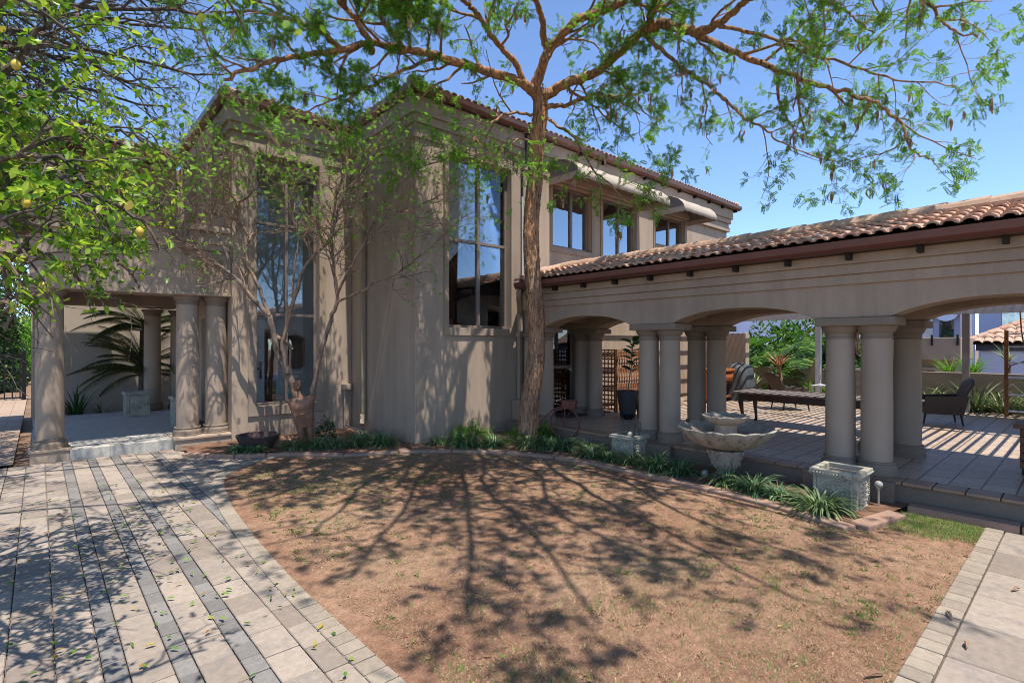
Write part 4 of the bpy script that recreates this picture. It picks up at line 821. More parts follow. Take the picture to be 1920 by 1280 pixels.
# ---------------------------------------------------------------- tall evergreen beside the porch, its crown reaching over the drive
ev = thing('evergreen_tree', 'tall fine leaved evergreen reaching over the drive from the left', 'tree', (-4.6, 9.2, 0))
E = Tree(dict(gap=(.36, .26, .17), len=(1.5, .75, .36), rad=(.02, .009, .004), fwd=.8, flat=.7, up=.06, wig=.22, droop=(.02, .06, .08), tips=6), 21)
e0 = np.array([-4.6, 9.2, 0]); e1 = np.array([-4.4, 9.3, 3.6]); E.limb([e0, e0 + (.05, 0, 1.2), e1], .24, .18, 12, 0, 1, False)
for q in ([(-3, 10, 5.4), (-1.4, 10.8, 6.3), (.2, 11.2, 6.6), (1.5, 11.2, 6.5)], [(-3.2, 9.8, 5.6), (-1.5, 10.2, 6.9), (.3, 10.4, 7.5), (1.8, 10.4, 7.7)], [(-3.2, 9.2, 5.4), (-1.6, 8.8, 6.7), (.1, 8.4, 7.2), (1.4, 8.2, 7.3)], [(-3.2, 10.2, 5.0), (-2, 11.2, 5.7), (-.8, 11.9, 6.1), (.4, 12.3, 6.2)], [(-3.2, 9.9, 4.8), (-1.8, 10.6, 5.3), (-.6, 10.9, 5.6), (.4, 10.9, 5.7)], [(-3.2, 9.6, 5.0), (-1.6, 9.9, 5.9), (-.2, 9.9, 6.3), (.9, 10.0, 6.4)], [(-3.4, 8.6, 5.4), (-2.0, 7.2, 6.4), (-.6, 6.2, 6.9), (.8, 5.6, 7)],
          [(-3.5, 8.2, 5.2), (-2.4, 6.2, 6.2), (-1.2, 4.6, 6.6), (-.1, 3.2, 6.8)], [(-3.6, 10.8, 5.2), (-2.8, 12.4, 6.2), (-1.6, 13.6, 6.8)], [(-3.4, 9.6, 5.8), (-2, 9.6, 7.4), (-.4, 9.8, 8.2), (1, 9.8, 8.4)], [(-3.0, 9.0, 5.0), (-1.6, 9.4, 5.8), (-.4, 9.8, 6.1)]):
    E.limb([e1] + [np.array(p) for p in q], .09, .018, 8, .04, .3)
for q in ((40, 60, 9.5), (170, 110, 9.2), (300, 50, 9.0), (420, 140, 9.8), (110, 200, 10), (320, 200, 10.2), (500, 40, 9.4), (230, 10, 9), (60, 260, 9.6), (390, 60, 10.2), (200, 260, 10.4), (-40, 140, 9.2), (60, 90, 11.2), (150, 180, 11.4), (30, 230, 11.6)):
    p = at(*q); E.limb([e1, e1 * .55 + p * .45 + (0, 0, .7), p], .06, .014, 7, .05, .35)
E.wood(ev, M['barkd'], 'trunk')
Tp, Td = E.tip_arrays(6, .9); keep = nr.random(len(Tp)) < np.where((Tp[:, 0] > -.6) & (Tp[:, 1] > 8.8) & (Tp[:, 2] < 7.6), .33, .95); Tp, Td = Tp[keep], Td[keep]; n_ = len(Tp); print('evergreen leaves', n_)
Q = np.stack([Tp, Tp + Td * .03 + norm(np.cross(Td, rnd_unit(n_))) * .012, Tp + Td * nr.uniform(.05, .08, (n_, 1)), Tp + Td * .03 - norm(np.cross(Td, rnd_unit(n_))) * .012], 1)
quads('crown', Q, M['olive'], ev)
# ================================================================ GARDEN OBJECTS
# tiered stone fountain
fx, fy = 7.42, 3.60
ft = thing('fountain', 'weathered stone fountain with two scalloped shell bowls on a carved urn pedestal', 'fountain', (fx, fy, 0))
def scal(nl, amp, i0, wav=.04):
    def f(i, r, z, t):
        k = amp.get(i, 0); c = abs(math.cos(nl * t / 2)); return r * (1 + k * (c - .5)), z + wav * k * 8 * (c - .5) * (1 if i >= i0 else 0)
    return f
m = MB(); m.box(fx - .17, fx + .17, fy - .17, fy + .17, 0, .06); m.lathe([(.15, .06), (.165, .08), (.16, .11), (.12, .14), (.115, .16), (.135, .18), (.14, .2)], 36, (fx, fy, 0)); m.build('foot', M['fstone'], ft, smooth=True)
m = MB(); m.lathe([(.125, .19), (.16, .22), (.20, .30), (.225, .38), (.23, .43), (.245, .455), (.24, .475), (.2, .48)], 40, (fx, fy, 0), 0, lambda i, r, z, t: (r * (1 + .035 * math.cos(8 * t) * (1 if 0 < i < 5 else 0)), z))
ped = m.build('pedestal', M['fstone'], ft, smooth=True)
m = MB()
for k in range(8):     # raised scrolls and volutes
    a = 2 * PI * k / 8
    for sgn in (1, -1):
        pts = []
        for j in range(14):
            t = j / 13; an = a + sgn * (.30 * math.cos(t * 5.5) * (1 - t * .75)); z = .24 + .2 * t + .03 * math.sin(t * 5.5); r = .18 + .056 * t + .008
            pts.append((fx + r * math.cos(an), fy + r * math.sin(an), z))
        m.tube(pts, np.linspace(.013, .007, 14), 6)
    m.lathe([(.001, -.03), (.02, -.02), (.026, 0), (.02, .02), (.001, .03)], 10, (fx + .25 * math.cos(a), fy + .25 * math.sin(a), .445))
m.build('carving', M['fstone'], ped, smooth=True)
NL = 15; amp = {1: .07, 2: .10, 3: .10, 4: .09, 5: .08, 6: .08, 7: .08, 8: .08, 9: .07, 10: .04}
m = MB(); m.lathe([(.12, .475), (.24, .50), (.40, .545), (.52, .62), (.60, .70), (.645, .755), (.655, .785), (.64, .80), (.57, .765), (.42, .66), (.2, .60), (.001, .595)], 192, (fx, fy, 0), 0, scal(NL, amp, 4)); m.build('lower_bowl', M['fstone'], ft, smooth=True)
m = MB(); m.lathe([(.19, .595), (.185, .66), (.165, .70), (.15, .80), (.165, .83), (.16, .84)], 36, (fx, fy, 0)); m.build('stem', M['fstone'], ft, smooth=True)
m = MB(); m.lathe([(.12, .83), (.19, .85), (.25, .885), (.29, .92), (.31, .945), (.315, .96), (.305, .972), (.26, .95), (.17, .91), (.06, .90), (.05, .94), (.001, .945)], 144, (fx, fy, 0), 0, scal(12, {2: .04, 3: .06, 4: .07, 5: .08, 6: .08, 7: .07, 8: .04}, 3, .02)); m.build('upper_bowl', M['fstone'], ft, smooth=True)

# square cast-stone planters with carved rosette panels
def planter(label, loc, rz, s=.5, h=.46, sh=None):
    t = thing('stone_planter', label, 'planter', (0, 0, 0), 0, 'carved square stone planters'); a = s / 2; sy = (sh or s) / 2
    m = MB(); w_ = .045; m.wall('z' if 0 else 'y', -sy * .88, -sy * .88 + w_, -a * .88, a * .88, 0, h - .06); m.wall('y', sy * .88 - w_, sy * .88, -a * .88, a * .88, 0, h - .06)
    m.box(-a * .88, -a * .88 + w_, -sy * .88 + w_, sy * .88 - w_, 0, h - .06); m.box(a * .88 - w_, a * .88, -sy * .88 + w_, sy * .88 - w_, 0, h - .06); m.build('body', M['stone'], t, bevel=.008)
    m = MB(); rw = .075
    m.box(-a, a, -sy, -sy + rw, h - .07, h); m.box(-a, a, sy - rw, sy, h - .07, h); m.box(-a, -a + rw, -sy + rw, sy - rw, h - .07, h); m.box(a - rw, a, -sy + rw, sy - rw, h - .07, h)
    for sx, ax in ((a + .004, 0), (-a - .004, 0), (sy + .004, 1), (-sy - .004, 1)):
        L_ = sy if ax == 0 else a; n = int(2 * L_ / .035)
        for k in range(n):
            u = -L_ + (k + .5) * 2 * L_ / n; c = (sx, u, h - .042) if ax == 0 else (u, sx, h - .042); m.lathe([(.001, -.014), (.012, -.008), (.014, 0), (.012, .008), (.001, .014)], 6, c)
    m.build('rim', M['stone'], t, bevel=.006)
    for k, (nx_, ny_) in enumerate(((1, 0), (-1, 0), (0, 1), (0, -1))):
        m = MB(); d = (a if nx_ else sy) * .88; L_ = (sy if nx_ else a) * .88; z0, z1 = .045, h - .10
        def P3(u, z, e): return (nx_ * (d + e) + (u if not nx_ else 0), ny_ * (d + e) + (u if nx_ else 0), z)
        fr = [(-L_ * .74, z0, L_ * .74, z0), (L_ * .74, z0, L_ * .74, z1), (L_ * .74, z1, -L_ * .74, z1), (-L_ * .74, z1, -L_ * .74, z0)]
        for u0, q0, u1, q1 in fr:
            m.tube([P3(u0, q0, .002), P3(u1, q1, .002)], .012, 6)
            for i in range(1, 14): m.lathe([(.001, -.009), (.009, 0), (.001, .009)], 5, P3(u0 + (u1 - u0) * i / 14, q0 + (q1 - q0) * i / 14, .012))
        zc = (z0 + z1) / 2; Rr = min(L_ * .55, (z1 - z0) * .40)
        for ring, cnt in ((.30, 6), (.68, 10), (1.0, 14)):
            for i in range(cnt):
                an = 2 * PI * i / cnt + ring; m.lathe([(.001, -.02), (.018, -.011), (.022, 0), (.018, .011), (.001, .02)], 6, P3(Rr * ring * math.cos(an), zc + Rr * ring * math.sin(an), 0))
        m.lathe([(.001, -.022), (.022, 0), (.001, .022)], 8, P3(0, zc, .006)); m.build('panel', M['stone'], t, smooth=True)
    m = MB(); m.box(-a * .85, a * .85, -sy * .85, sy * .85, h - .16, h - .13); m.build('soil', M['soil'], t)
    t.location = loc; t.rotation_euler = (0, 0, rz); return t
p1 = planter('square stone planter holding wire edging and a globe, behind the lily turf', (7.63, 5.42, 0), 0, .50, .44)
p2 = planter('empty square stone planter with rosettes at the patio corner by the globe light', (7.36, 2.10, 0), 0, .58, .48, .54)
p3 = planter('stone planter at the back of the porch beside the palm fronds', (1.85, 16.35, .18), 0, .56, .62)
p4 = planter('stone planter half hidden behind the twin porch columns', (2.42, 13.7, .18), 0, .5, .66)
# glass ball on a stake, garden light
def globe(label, loc, h=.24, r=.045):
    t = thing('garden_light', label, 'garden light', (0, 0, 0), 0, 'globe garden lights'); m = MB(); m.tube([(0, 0, -.02), (0, 0, h)], .012, 8); m.build('stake', M['metal'], t)
    m = MB(); m.lathe([(.012, h - .03), (.026, h - .005), (.026, h + .01)], 14); m.build('collar', M['metal'], t, smooth=True)
    m = MB(); m.lathe([(r * math.sin(PI * k / 12) + .0005, h + r * .85 - r * math.cos(PI * k / 12)) for k in range(13)], 20); m.build('globe', M['solar'], t, smooth=True); t.location = loc; return t
globe('small globe garden light on a stake beside the empty stone planter', (7.53, 1.75, .03)); globe('globe garden light stuck in the planter with wire edging', (7.48, 5.30, .32), .10, .05); globe('globe garden light lying low beside the fountain foot', (7.25, 3.83, .02), .05, .05)
# little hooped wire fences
def hoops(label, loc, rz, n=3, h=.3, w_=.09, mat='wire'):
    t = tag(thing('wire_edging', None, None, (0, 0, 0)), label, 'wire edging', 'hooped wire edging')
    for i in range(n):
        m = MB(); x = i * w_ * 1.15; hh = h * (.85 + .15 * ((i + 1) % 2)); pts = [(x, 0, 0), (x, 0, hh)] + [(x + w_ / 2 - w_ / 2 * math.cos(a), 0, hh + w_ / 2 * math.sin(a)) for a in np.linspace(0, PI, 7)[1:-1]] + [(x + w_, 0, hh), (x + w_, 0, 0)]
        m.tube(pts, .005, 6); m.build('hoop', M[mat], t)
    m = MB(); m.tube([(0, 0, h * .45), (n * w_ * 1.15, 0, h * .45)], .004, 5); m.build('rail', M[mat], t); t.location = loc; t.rotation_euler = (0, .12, rz); return t
hoops('green wire edging hoops standing in the stone planter', (7.50, 5.50, .32), -.8, 3, .33); hoops('green wire edging hoops by the bay wall', (7.28, 8.15, .05), -.5, 3, .27, .085)
# clay torso statue
tx, ty = 3.95, 10.45
ts = thing('torso_statue', 'glazed clay statue of an armless woman torso leaning under the small tree', 'statue', (0, 0, 0))
m = MB(); n = 32; prof = [(.34, .155, .105), (.42, .17, .115), (.50, .185, .125), (.565, .19, .13), (.60, .195, .13), (.66, .20, .125), (.74, .215, .12), (.82, .235, .11), (.875, .255, .09), (.905, .262, .07), (.915, .245, .045)]
vs = []
for z, a, b in prof:
    for k in range(n):
        t = 2 * PI * k / n; c, s = math.cos(t), math.sin(t); e = .5; x = a * abs(c) ** e * (1 if c > 0 else -1); y = b * abs(s) ** e * (1 if s > 0 else -1)
        for bx in (-.095, .095):
            y -= .075 * math.exp(-(((x - bx) / .045) ** 2 + ((z - .77) / .045) ** 2)) * (1 if s < 0 else 0)
        vs.append((x, y, z))
k_ = len(prof); m.add(vs, [(i * n + k, i * n + (k + 1) % n, (i + 1) * n + (k + 1) % n, (i + 1) * n + k) for i in range(k_ - 1) for k in range(n)] + [tuple((k_ - 1) * n + k for k in range(n))])
m.tube([(0, 0, .88), (-.01, 0, .93), (-.02, 0, .99), (-.03, -.005, 1.06)], [.085, .042, .033, .036], 16)
m.tube([(-.085, 0, .40), (-.085, .0, .25), (-.075, 0, .0)], [.082, .075, .06], 16); m.tube([(.085, 0, .40), (.08, -.01, .25), (.08, -.02, .0)], [.082, .07, .055], 16)
m.lathe([(.001, -.10), (.03, -.095), (.05, -.06), (.062, -.01), (.068, .05), (.066, .09), (.05, .105), (.001, .10)], 20, (-.035, -.01, 1.13), 0, lambda i, r, z, t: (r * (1.12 if abs(math.cos(t)) > .7 else .92), z + .25 * r * math.cos(t)))
m.tube([(-.012, -.07, 1.13), (-.02, -.092, 1.10), (-.022, -.075, 1.085)], [.012, .016, .01], 8)
body = m.build('body', M['clay'], ts, smooth=True); sm = body.modifiers.new('sub', 'SUBSURF'); sm.levels = 1; sm.render_levels = 1
m = MB(); m.box(-.05, .17, -.20, -.05, 0, .10); m.build('foot_block', M['clay'], ts, bevel=.012)
m = MB(); m.tube([(-.19, -.01, .595), (-.1, -.125, .60), (.0, -.15, .605), (.1, -.13, .61), (.19, -.02, .615)], .018, 8); m.build('belt', M['clay'], ts, smooth=True)
ts.location = (tx, ty, .03); ts.rotation_euler = (.05, -.13, -.36); ts.scale = (1.03,) * 3
# dark stone bowl
bw = thing('stone_bowl', 'wide rough dark stone bowl resting at the porch edge of the bed', 'bowl', (3.06, 10.55, .02))
m = MB(); m.lathe([(.18, 0), (.24, .04), (.33, .16), (.37, .25), (.38, .275), (.365, .285), (.335, .27), (.30, .2), (.22, .12), (.001, .10)], 40, (3.06, 10.55, .02), 0, lambda i, r, z, t: (r * (1 + .012 * math.sin(9 * t + i)), z + .006 * math.sin(23 * t))); m.build('shell', M['bowl'], bw, smooth=True)
m = MB(); m.lathe([(.001, .15), (.26, .15), (.001, .17)], 24, (3.06, 10.55, .02)); m.build('soil', M['soil'], bw)
# rocks
for (x, y, r, lb) in ((3.45, 10.55, .17, 'reddish rough rock between the stone bowl and the clay statue'), (3.62, 10.62, .13, 'small reddish rock against the clay statue'), (4.55, 10.75, .12, 'low flat rock behind the lily turf under the right stem')):
    m = MB(); m.lathe([(.001, -r * .5), (r * .8, -r * .35), (r, 0), (r * .8, r * .45), (r * .4, r * .7), (.001, r * .75)], 14, (0, 0, 0), 0, lambda i, R_, z, t: (R_ * (1 + .25 * math.sin(3 * t + i * 1.7) + .1 * math.sin(7 * t)), z * (1 + .25 * math.cos(2 * t)))); o = m.build('rock', M['clay'] if r > .125 else M['kerb'], None); o.location = (x, y, .08); tag(o, lb, 'rock', 'rocks in the bed')
# rusty cycle-shaped pot stand
bk_ = thing('cycle_plant_stand', 'rusty iron cycle shaped plant stand with a tin basket beside the trunk', 'plant stand', (7.76, 7.05, .05))
def ring(c, r, ax, tr, n=28):
    m = MB(); pts = [(c[0] + r * math.cos(a) * ax[0], c[1] + r * math.cos(a) * ax[1], c[2] + r * math.sin(a)) for a in np.linspace(0, 2 * PI, n)]; m.tube(pts, tr, 7, 0, False); return m, pts
ax = (.45, -.89); c1 = (7.76, 7.05, .43)
m, pts = ring(c1, .30, ax, .017)
wh = m.build('front_wheel', M['rust'], bk_, smooth=True); m = MB()
for k in range(10): m.tube([c1, pts[int(k * 2.8)]], .004, 4)
m.lathe([(.001, -.03), (.03, -.03), (.03, .03), (.001, .03)], 10, c1); m.build('spokes', M['rust'], wh)
c2 = (c1[0] - ax[0] * .62, c1[1] - ax[1] * .62, .19); m, pts = ring(c2, .13, ax, .013, 20); m.build('rear_wheel', M['rust'], bk_, smooth=True)
m = MB(); m.tube([c2, (c2[0] + ax[0] * .1, c2[1] + ax[1] * .1, .42), (c1[0] - ax[0] * .24, c1[1] - ax[1] * .24, .70), (c1[0], c1[1], .79)], .014, 7); m.tube([(c1[0], c1[1], .43), (c1[0], c1[1], .86)], .012, 7); m.build('frame', M['rust'], bk_, smooth=True)
m = MB(); hx = (-ax[1], ax[0]); m.tube([(c1[0] - ax[0] * .12 - .18 * hx[0], c1[1] - ax[1] * .12 - .18 * hx[1], .885), (c1[0] - ax[0] * .12 + .16 * hx[0], c1[1] - ax[1] * .12 + .16 * hx[1], .89)], .012, 7); m.build('handlebar', M['metal'], bk_)
m = MB(); q0 = np.array([c1[0] + ax[0] * .10, c1[1] + ax[1] * .10]); 
for sx, sy, L1 in ((1, 0, .13), (-1, 0, .13), (0, 1, .11), (0, -1, .11)):
    u = np.array(ax) if sx else np.array(hx); v = np.array(hx) if sx else np.array(ax); s_ = sx + sy; k1, k2 = (.14, .10) if sx else (.10, .14); h0, h1 = .73, .89
    a = [q0 + u * s_ * k1 * .8 - v * k2 * .8, q0 + u * s_ * k1 * .8 + v * k2 * .8, q0 + u * s_ * k1 + v * k2, q0 + u * s_ * k1 - v * k2]; m.add([(*a[0], h0), (*a[1], h0), (*a[2], h1), (*a[3], h1)], [(0, 1, 2, 3)])
a = [q0 + np.array(ax) * .11 * i + np.array(hx) * .08 * j for i, j in ((-1, -1), (1, -1), (1, 1), (-1, 1))]; m.add([(*p, .735) for p in a], [(0, 1, 2, 3)])
bb = m.build('basket', M['rust'], bk_); so2 = bb.modifiers.new('thick', 'SOLIDIFY'); so2.thickness = .008
# metal pipe lying in the bed
m = MB(); m.tube([(5.05, 11.1, .20), (5.15, 10.55, .13), (5.2, 10.2, .07)], .022, 8); tag(m.build('drain_pipe', M['metal'], None, smooth=True), 'bright metal pipe lying on the soil under the square downpipe', 'pipe')

# ---------------------------------------------------------------- lily turf clumps along the kerb
def blades(n, c, r0, L, W, arch=.6, seg=5, lean=(.25, .9), flatv=0, seed=0):
    "arching strap leaves from one crown"
    q = np.random.default_rng(seed); Q = []
    V = []; F = []
    for i in range(n):
        a = q.uniform(0, 2 * PI); ln = L * q.uniform(.6, 1.15); th = q.uniform(*lean); o = np.array([math.cos(a), math.sin(a), 0]); sd = np.array([-o[1], o[0], 0]); p = np.array(c, float) + o * r0 * q.uniform(0, 1) + sd * r0 * q.uniform(-.5, .5); ww = W * q.uniform(.7, 1.2); b = len(V); s_ = q.normal(0, .12)
        for k in range(seg + 1):
            t = k / seg; w_ = ww * (1 - t ** 2.2) + .0008; V += [tuple(p - sd * w_), tuple(p + sd * w_)]
            ang = th + arch * t * 2.0; p = p + (o * math.sin(ang) + np.array([0, 0, math.cos(ang)]) + sd * s_) * ln / seg
        F += [(b + 2 * k, b + 2 * k + 1, b + 2 * k + 3, b + 2 * k + 2) for k in range(seg)]
    return V, F
def clump(name, label, cat, loc, n, r0, L, W, mat, group=None, arch=.6, lean=(.25, .9), seed=0, seg=5):
    m = MB(); V, F = blades(n, (0, 0, 0), r0, L, W, arch, seg, lean, 0, seed); m.add(V, F); o = m.build(name, M[mat], None); o.location = loc; return tag(o, label, cat, group)
LG = 'lily turf clumps along the kerb'
for i, (x, y, sz, lb) in enumerate([
 (2.62, 10.30, .8, 'small lily turf tuft left of the dark stone bowl at the porch end'), (2.86, 10.12, .8, 'lily turf tuft just in front of the left side of the stone bowl'),
 (3.50, 9.95, 1.0, 'lily turf clump right of the stone bowl at the kerb'), (3.85, 9.75, 1.0, 'lily turf clump directly in front of the clay statue'), (4.12, 9.62, .95, 'lily turf clump right of the statue foot'),
 (4.45, 9.45, 1.15, 'lily turf clump under the right stem of the small tree'), (4.72, 9.72, 1.1, 'lily turf clump behind the others where the metal pipe lies'), (4.9, 9.22, 1.25, 'big lily turf clump nearest the dark corner of the bay'),
 (5.75, 8.52, .8, 'small lily turf tuft at the foot of the bay left of the lime bush'), (6.05, 8.02, 1.35, 'big lily turf clump in front of the lime bush'), (6.38, 7.62, 1.1, 'lily turf clump left of the acacia trunk'),
 (6.86, 7.10, 1.1, 'lily turf clump in front of the acacia trunk'), (7.05, 6.80, 1.1, 'lily turf clump at the right foot of the acacia trunk'), (7.22, 6.55, 1.2, 'lily turf clump in front of the rusty cycle stand'), (7.42, 6.12, .85, 'low lily turf tuft right of the rusty cycle stand'),
 (7.10, 5.80, 1.05, 'big lily turf clump left of the planter with wire edging'), (7.06, 5.42, .9, 'lily turf clump in front of the planter with wire edging'), (7.16, 5.0, .95, 'lily turf clump at the right corner of the planter with wire edging'),
 (7.12, 4.52, 1.2, 'lily turf clump left of the fountain'), (7.14, 4.12, 1.1, 'lily turf clump at the left foot of the fountain'), (7.08, 3.35, 1.0, 'lily turf clump just right of the fountain foot'), (7.02, 2.95, 1.1, 'lily turf clump midway between fountain and corner planter'), (6.95, 2.62, .9, 'low lily turf tuft left of the corner planter'),
 (6.78, 2.10, 1.2, 'largest pale striped lily turf clump before the empty planter')]):
    clump('lily_turf', lb, 'plant', (x + .05, y + .07, .05), int(190 * min(1.4, sz)), .12 * sz, .37 * sz, .0085 * (1.3 if i == 23 else 1), 'lir2' if i % 3 == 2 else 'lir', LG, .95, (.15, 1.2), i)
# lime green bush, shrubs
def bush(name, label, cat, c, rad, n, mat, ls=(.03, .05), lw=.012, group=None, stems=10, seed=1, kind=None):
    q = np.random.default_rng(seed); t = thing(name, label, cat, (c[0], c[1], c[2]), 0, group)
    if kind: t['kind'] = kind
    u = rnd_unit(n); u[:, 2] = np.abs(u[:, 2]) * .95 - .05; lob = 1 + .28 * np.sin(u[:, 0:1] * 7 + seed) * np.cos(u[:, 1:2] * 6 - seed) + .12 * np.sin(u[:, 2:3] * 15); P_ = np.array(c) + u * np.array(rad) * lob * q.uniform(.55, 1, (n, 1)) ** .6; Dd = norm(u + q.normal(size=(n, 3)) * .7)
    leaf_mesh('foliage', leaves(P_, Dd, q.uniform(*ls, n), lw, .2, .8), M[mat], t, n); m = MB()
    for i in range(stems): v = u[i]; m.tube([np.array(c) + v * .03, np.array(c) + v * np.array(rad) * .45 + (0, 0, .05), np.array(c) + v * np.array(rad) * .85], [.008 + .01 * rad[2], .006, .003], 5)
    m.build('stem', M['bark2'], t); return t
bush('green_bush', 'bright lime green bush at the foot of the bay under the tall window', 'bush', (6.35, 8.30, .05), (.52, .34, .42), 2600, 'lime', (.025, .045), .010, None, 12, 3)
bush('green_bush', 'little lime green bush between the wire hoops and the acacia trunk', 'bush', (7.05, 7.75, .05), (.2, .2, .28), 600, 'lime', (.03, .05), .011, None, 6, 4)
bush('leafy_shrub', 'dark glossy young shrub right of the clay statue', 'shrub', (4.33, 10.45, .05), (.2, .18, .5), 420, 'dark', (.04, .065), .016, None, 8, 5)
bush('leafy_shrub', 'low green plant beside the rusty cycle stand behind the trunk', 'shrub', (7.6, 7.5, .05), (.22, .22, .3), 220, 'lime', (.07, .11), .028, None, 6, 6)

# ================================================================ LAWN GRASS, LITTER (uncountable)
def inside(x, y):
    ok = (y > -2.5) & (x < 7.65)
    xe = np.interp(y, edge[::-1, 1], edge[::-1, 0]); ok &= (x > xe + .16)
    order = np.argsort(bed[:, 1]); bx_ = np.interp(y, bed[order, 1], bed[order, 0]); ok &= np.where(y > 1.75, x < bx_ - .03, x < 7.6)
    return ok & ((y > .8) | (x < 1.9))
def vnoise(x, y, s, seed):
    q = np.random.default_rng(seed); a = q.uniform(0, 6.28, 8); k = q.normal(0, s, (8, 2)); return sum(np.sin(k[i, 0] * x + k[i, 1] * y + a[i]) for i in range(8)) / 4
def grass(name, n, hh, ww, mat, lay, mask, label=None):
    d = nr.uniform(2.6, 9.6, n); rr_ = nr.uniform(-1.05, 1.05, n) * d; xy = np.array([0, 0]) + d[:, None] * FW[:2] + rr_[:, None] * RT[:2]; x, y = xy[:, 0], xy[:, 1]
    k = inside(x, y) & mask(x, y); x, y = x[k], y[k]; n = len(x); P_ = np.stack([x, y, np.full(n, .006)], 1); a = nr.uniform(0, 2 * PI, n); h = nr.uniform(*hh, n)[:, None]; th = nr.uniform(*lay, n)[:, None]; o = np.stack([np.cos(a), np.sin(a), 0 * a], 1); sd = np.stack([-np.sin(a), np.cos(a), 0 * a], 1); dr = o * np.sin(th) + np.array([0, 0, 1.]) * np.cos(th)
    Q = np.stack([P_ - sd * ww, P_ + sd * ww, P_ + dr * h + sd * ww * .3 + o * h * .25, P_ + dr * h - sd * ww * .3 + o * h * .25], 1); print(name, n)
    return tag(quads(name, Q, M[mat]), kind='stuff')
grass('dry_grass', 460000, (.006, .024), .0016, 'straw', (.8, 1.5), lambda x, y: nr.random(len(x)) < np.clip(.42 + .5 * vnoise(x, y, 1.3, 3) + .25 * vnoise(x, y, 5, 8), .06, 1))
gm = lambda x, y: (nr.random(len(x)) < np.clip(.02 + .16 * np.clip(vnoise(x, y, 1.5, 2) + .6 * vnoise(x, y, 6, 12) - .1, 0, 2) + .8 * np.clip(vnoise(x, y, 6.5, 9) * .8 + .55 * vnoise(x, y, 1.6, 2) + .5 * vnoise(x, y, 18, 5) - 1.0, 0, 1), 0, .8)) | ((x > 6.9) & (y < 1.5) & (nr.random(len(x)) < .95 * np.clip((x - 6.75) * 2.2, 0, 1)))
grass('green_grass', 620000, (.012, .042), .002, 'grass', (.2, 1.2), gm)
grass('lawn_edge_grass', 300000, (.02, .05), .002, 'grass', (.1, .9), lambda x, y: (x > 6.75) & (y < 1.55) & (vnoise(x, y, 5, 4) > -.5 + 1.2 * (7.3 - x)))
def tufts(name, n, k, hh, mat, mask):
    x = nr.uniform(1.7, 7.6, n); y = nr.uniform(.3, 9.4, n); q = inside(x, y) & mask(x, y); x, y = x[q], y[q]; n = len(x); s_ = nr.uniform(.5, 1.5, n)
    X = np.repeat(x, k) + nr.normal(0, .016, n * k) * np.repeat(s_, k); Y = np.repeat(y, k) + nr.normal(0, .016, n * k) * np.repeat(s_, k); N_ = len(X); a = nr.uniform(0, 2 * PI, N_); th = nr.uniform(.1, 1.3, N_); o = np.stack([np.cos(a) * np.sin(th), np.sin(a) * np.sin(th), np.cos(th)], 1); sd = np.stack([-np.sin(a), np.cos(a), 0 * a], 1); h = (nr.uniform(*hh, N_) * np.repeat(s_, k))[:, None]; P_ = np.stack([X, Y, np.full(N_, .006)], 1)
    Q = np.stack([P_ - sd * .0018, P_ + sd * .0018, P_ + o * h * .7 + sd * .0012 + (0, 0, .002), P_ + o * h - (0, 0, .3) * h], 1); print(name, n); return tag(quads(name, Q, M[mat]), kind='stuff')
tufts('grass_tufts', 2600, 16, (.014, .036), 'grass', lambda x, y: nr.random(len(x)) < np.clip(.18 + .6 * vnoise(x, y, 1.4, 31) + .3 * vnoise(x, y, 4, 32), .03, .95))
tufts('straw_tufts', 2600, 14, (.012, .03), 'straw', lambda x, y: nr.random(len(x)) < .7)
n = 5200; x = nr.uniform(1.7, 7.6, n); y = nr.uniform(.3, 9.4, n); q = inside(x, y); x, y = x[q], y[q]; n = len(x); a = nr.uniform(0, 2 * PI, n); o = np.stack([np.cos(a), np.sin(a), nr.uniform(-.3, .3, n)], 1); sd = np.stack([-np.sin(a), np.cos(a), nr.uniform(-.4, .4, n)], 1); l_ = (.003 + nr.exponential(.005, n))[:, None]; P_ = np.stack([x, y, np.full(n, .012)], 1)
tag(quads('litter', np.stack([P_ - o * l_, P_ + sd * l_ * .5, P_ + o * l_, P_ - sd * l_ * .5], 1), M['pod']), kind='stuff')
n = 240; d = np.abs(nr.normal(0, 1, n)); x = nr.uniform(-.35, 1.55, n); y = nr.uniform(2.4, 9.5, n)
x2 = nr.uniform(1.7, 6.5, 130); y2 = nr.uniform(1, 7.5, 130); x = np.r_[x, x2]; y = np.r_[y, y2]; n = len(x); a = nr.uniform(0, 2 * PI, n); big = np.where(np.arange(n) < 240, 1, .55)
lq = leaves(np.stack([x, y, np.full(n, .022)], 1), np.stack([np.cos(a), np.sin(a), nr.uniform(-.05, .3, n)], 1), nr.uniform(.03, .075, n) * big, nr.uniform(.009, .016, n) * big, .35, .3)
tag(leaf_mesh('leaf_litter', lq, M['litter'], None, n), kind='stuff')
m = MB()
for (px, py, L_, an) in ((1780, 1155, .13, .4), (1812, 1211, .10, .2), (1640, 1268, .14, 2.6), (1905, 1107, .1, 2.7)):
    d_ = 1.985 * 985 / (py - 645); c = at(px, py, d_); a = c + np.array([math.cos(an), math.sin(an), 0]) * L_ / 2 * 1; b = c - np.array([math.cos(an), math.sin(an), 0]) * L_ / 2
    m.tube([a + (0, 0, .012), c + (0, 0, .03), b + (0, 0, .012)], [.004, .012, .004], 6)
tag(m.build('pod_litter', M['pod'], None), kind='stuff')
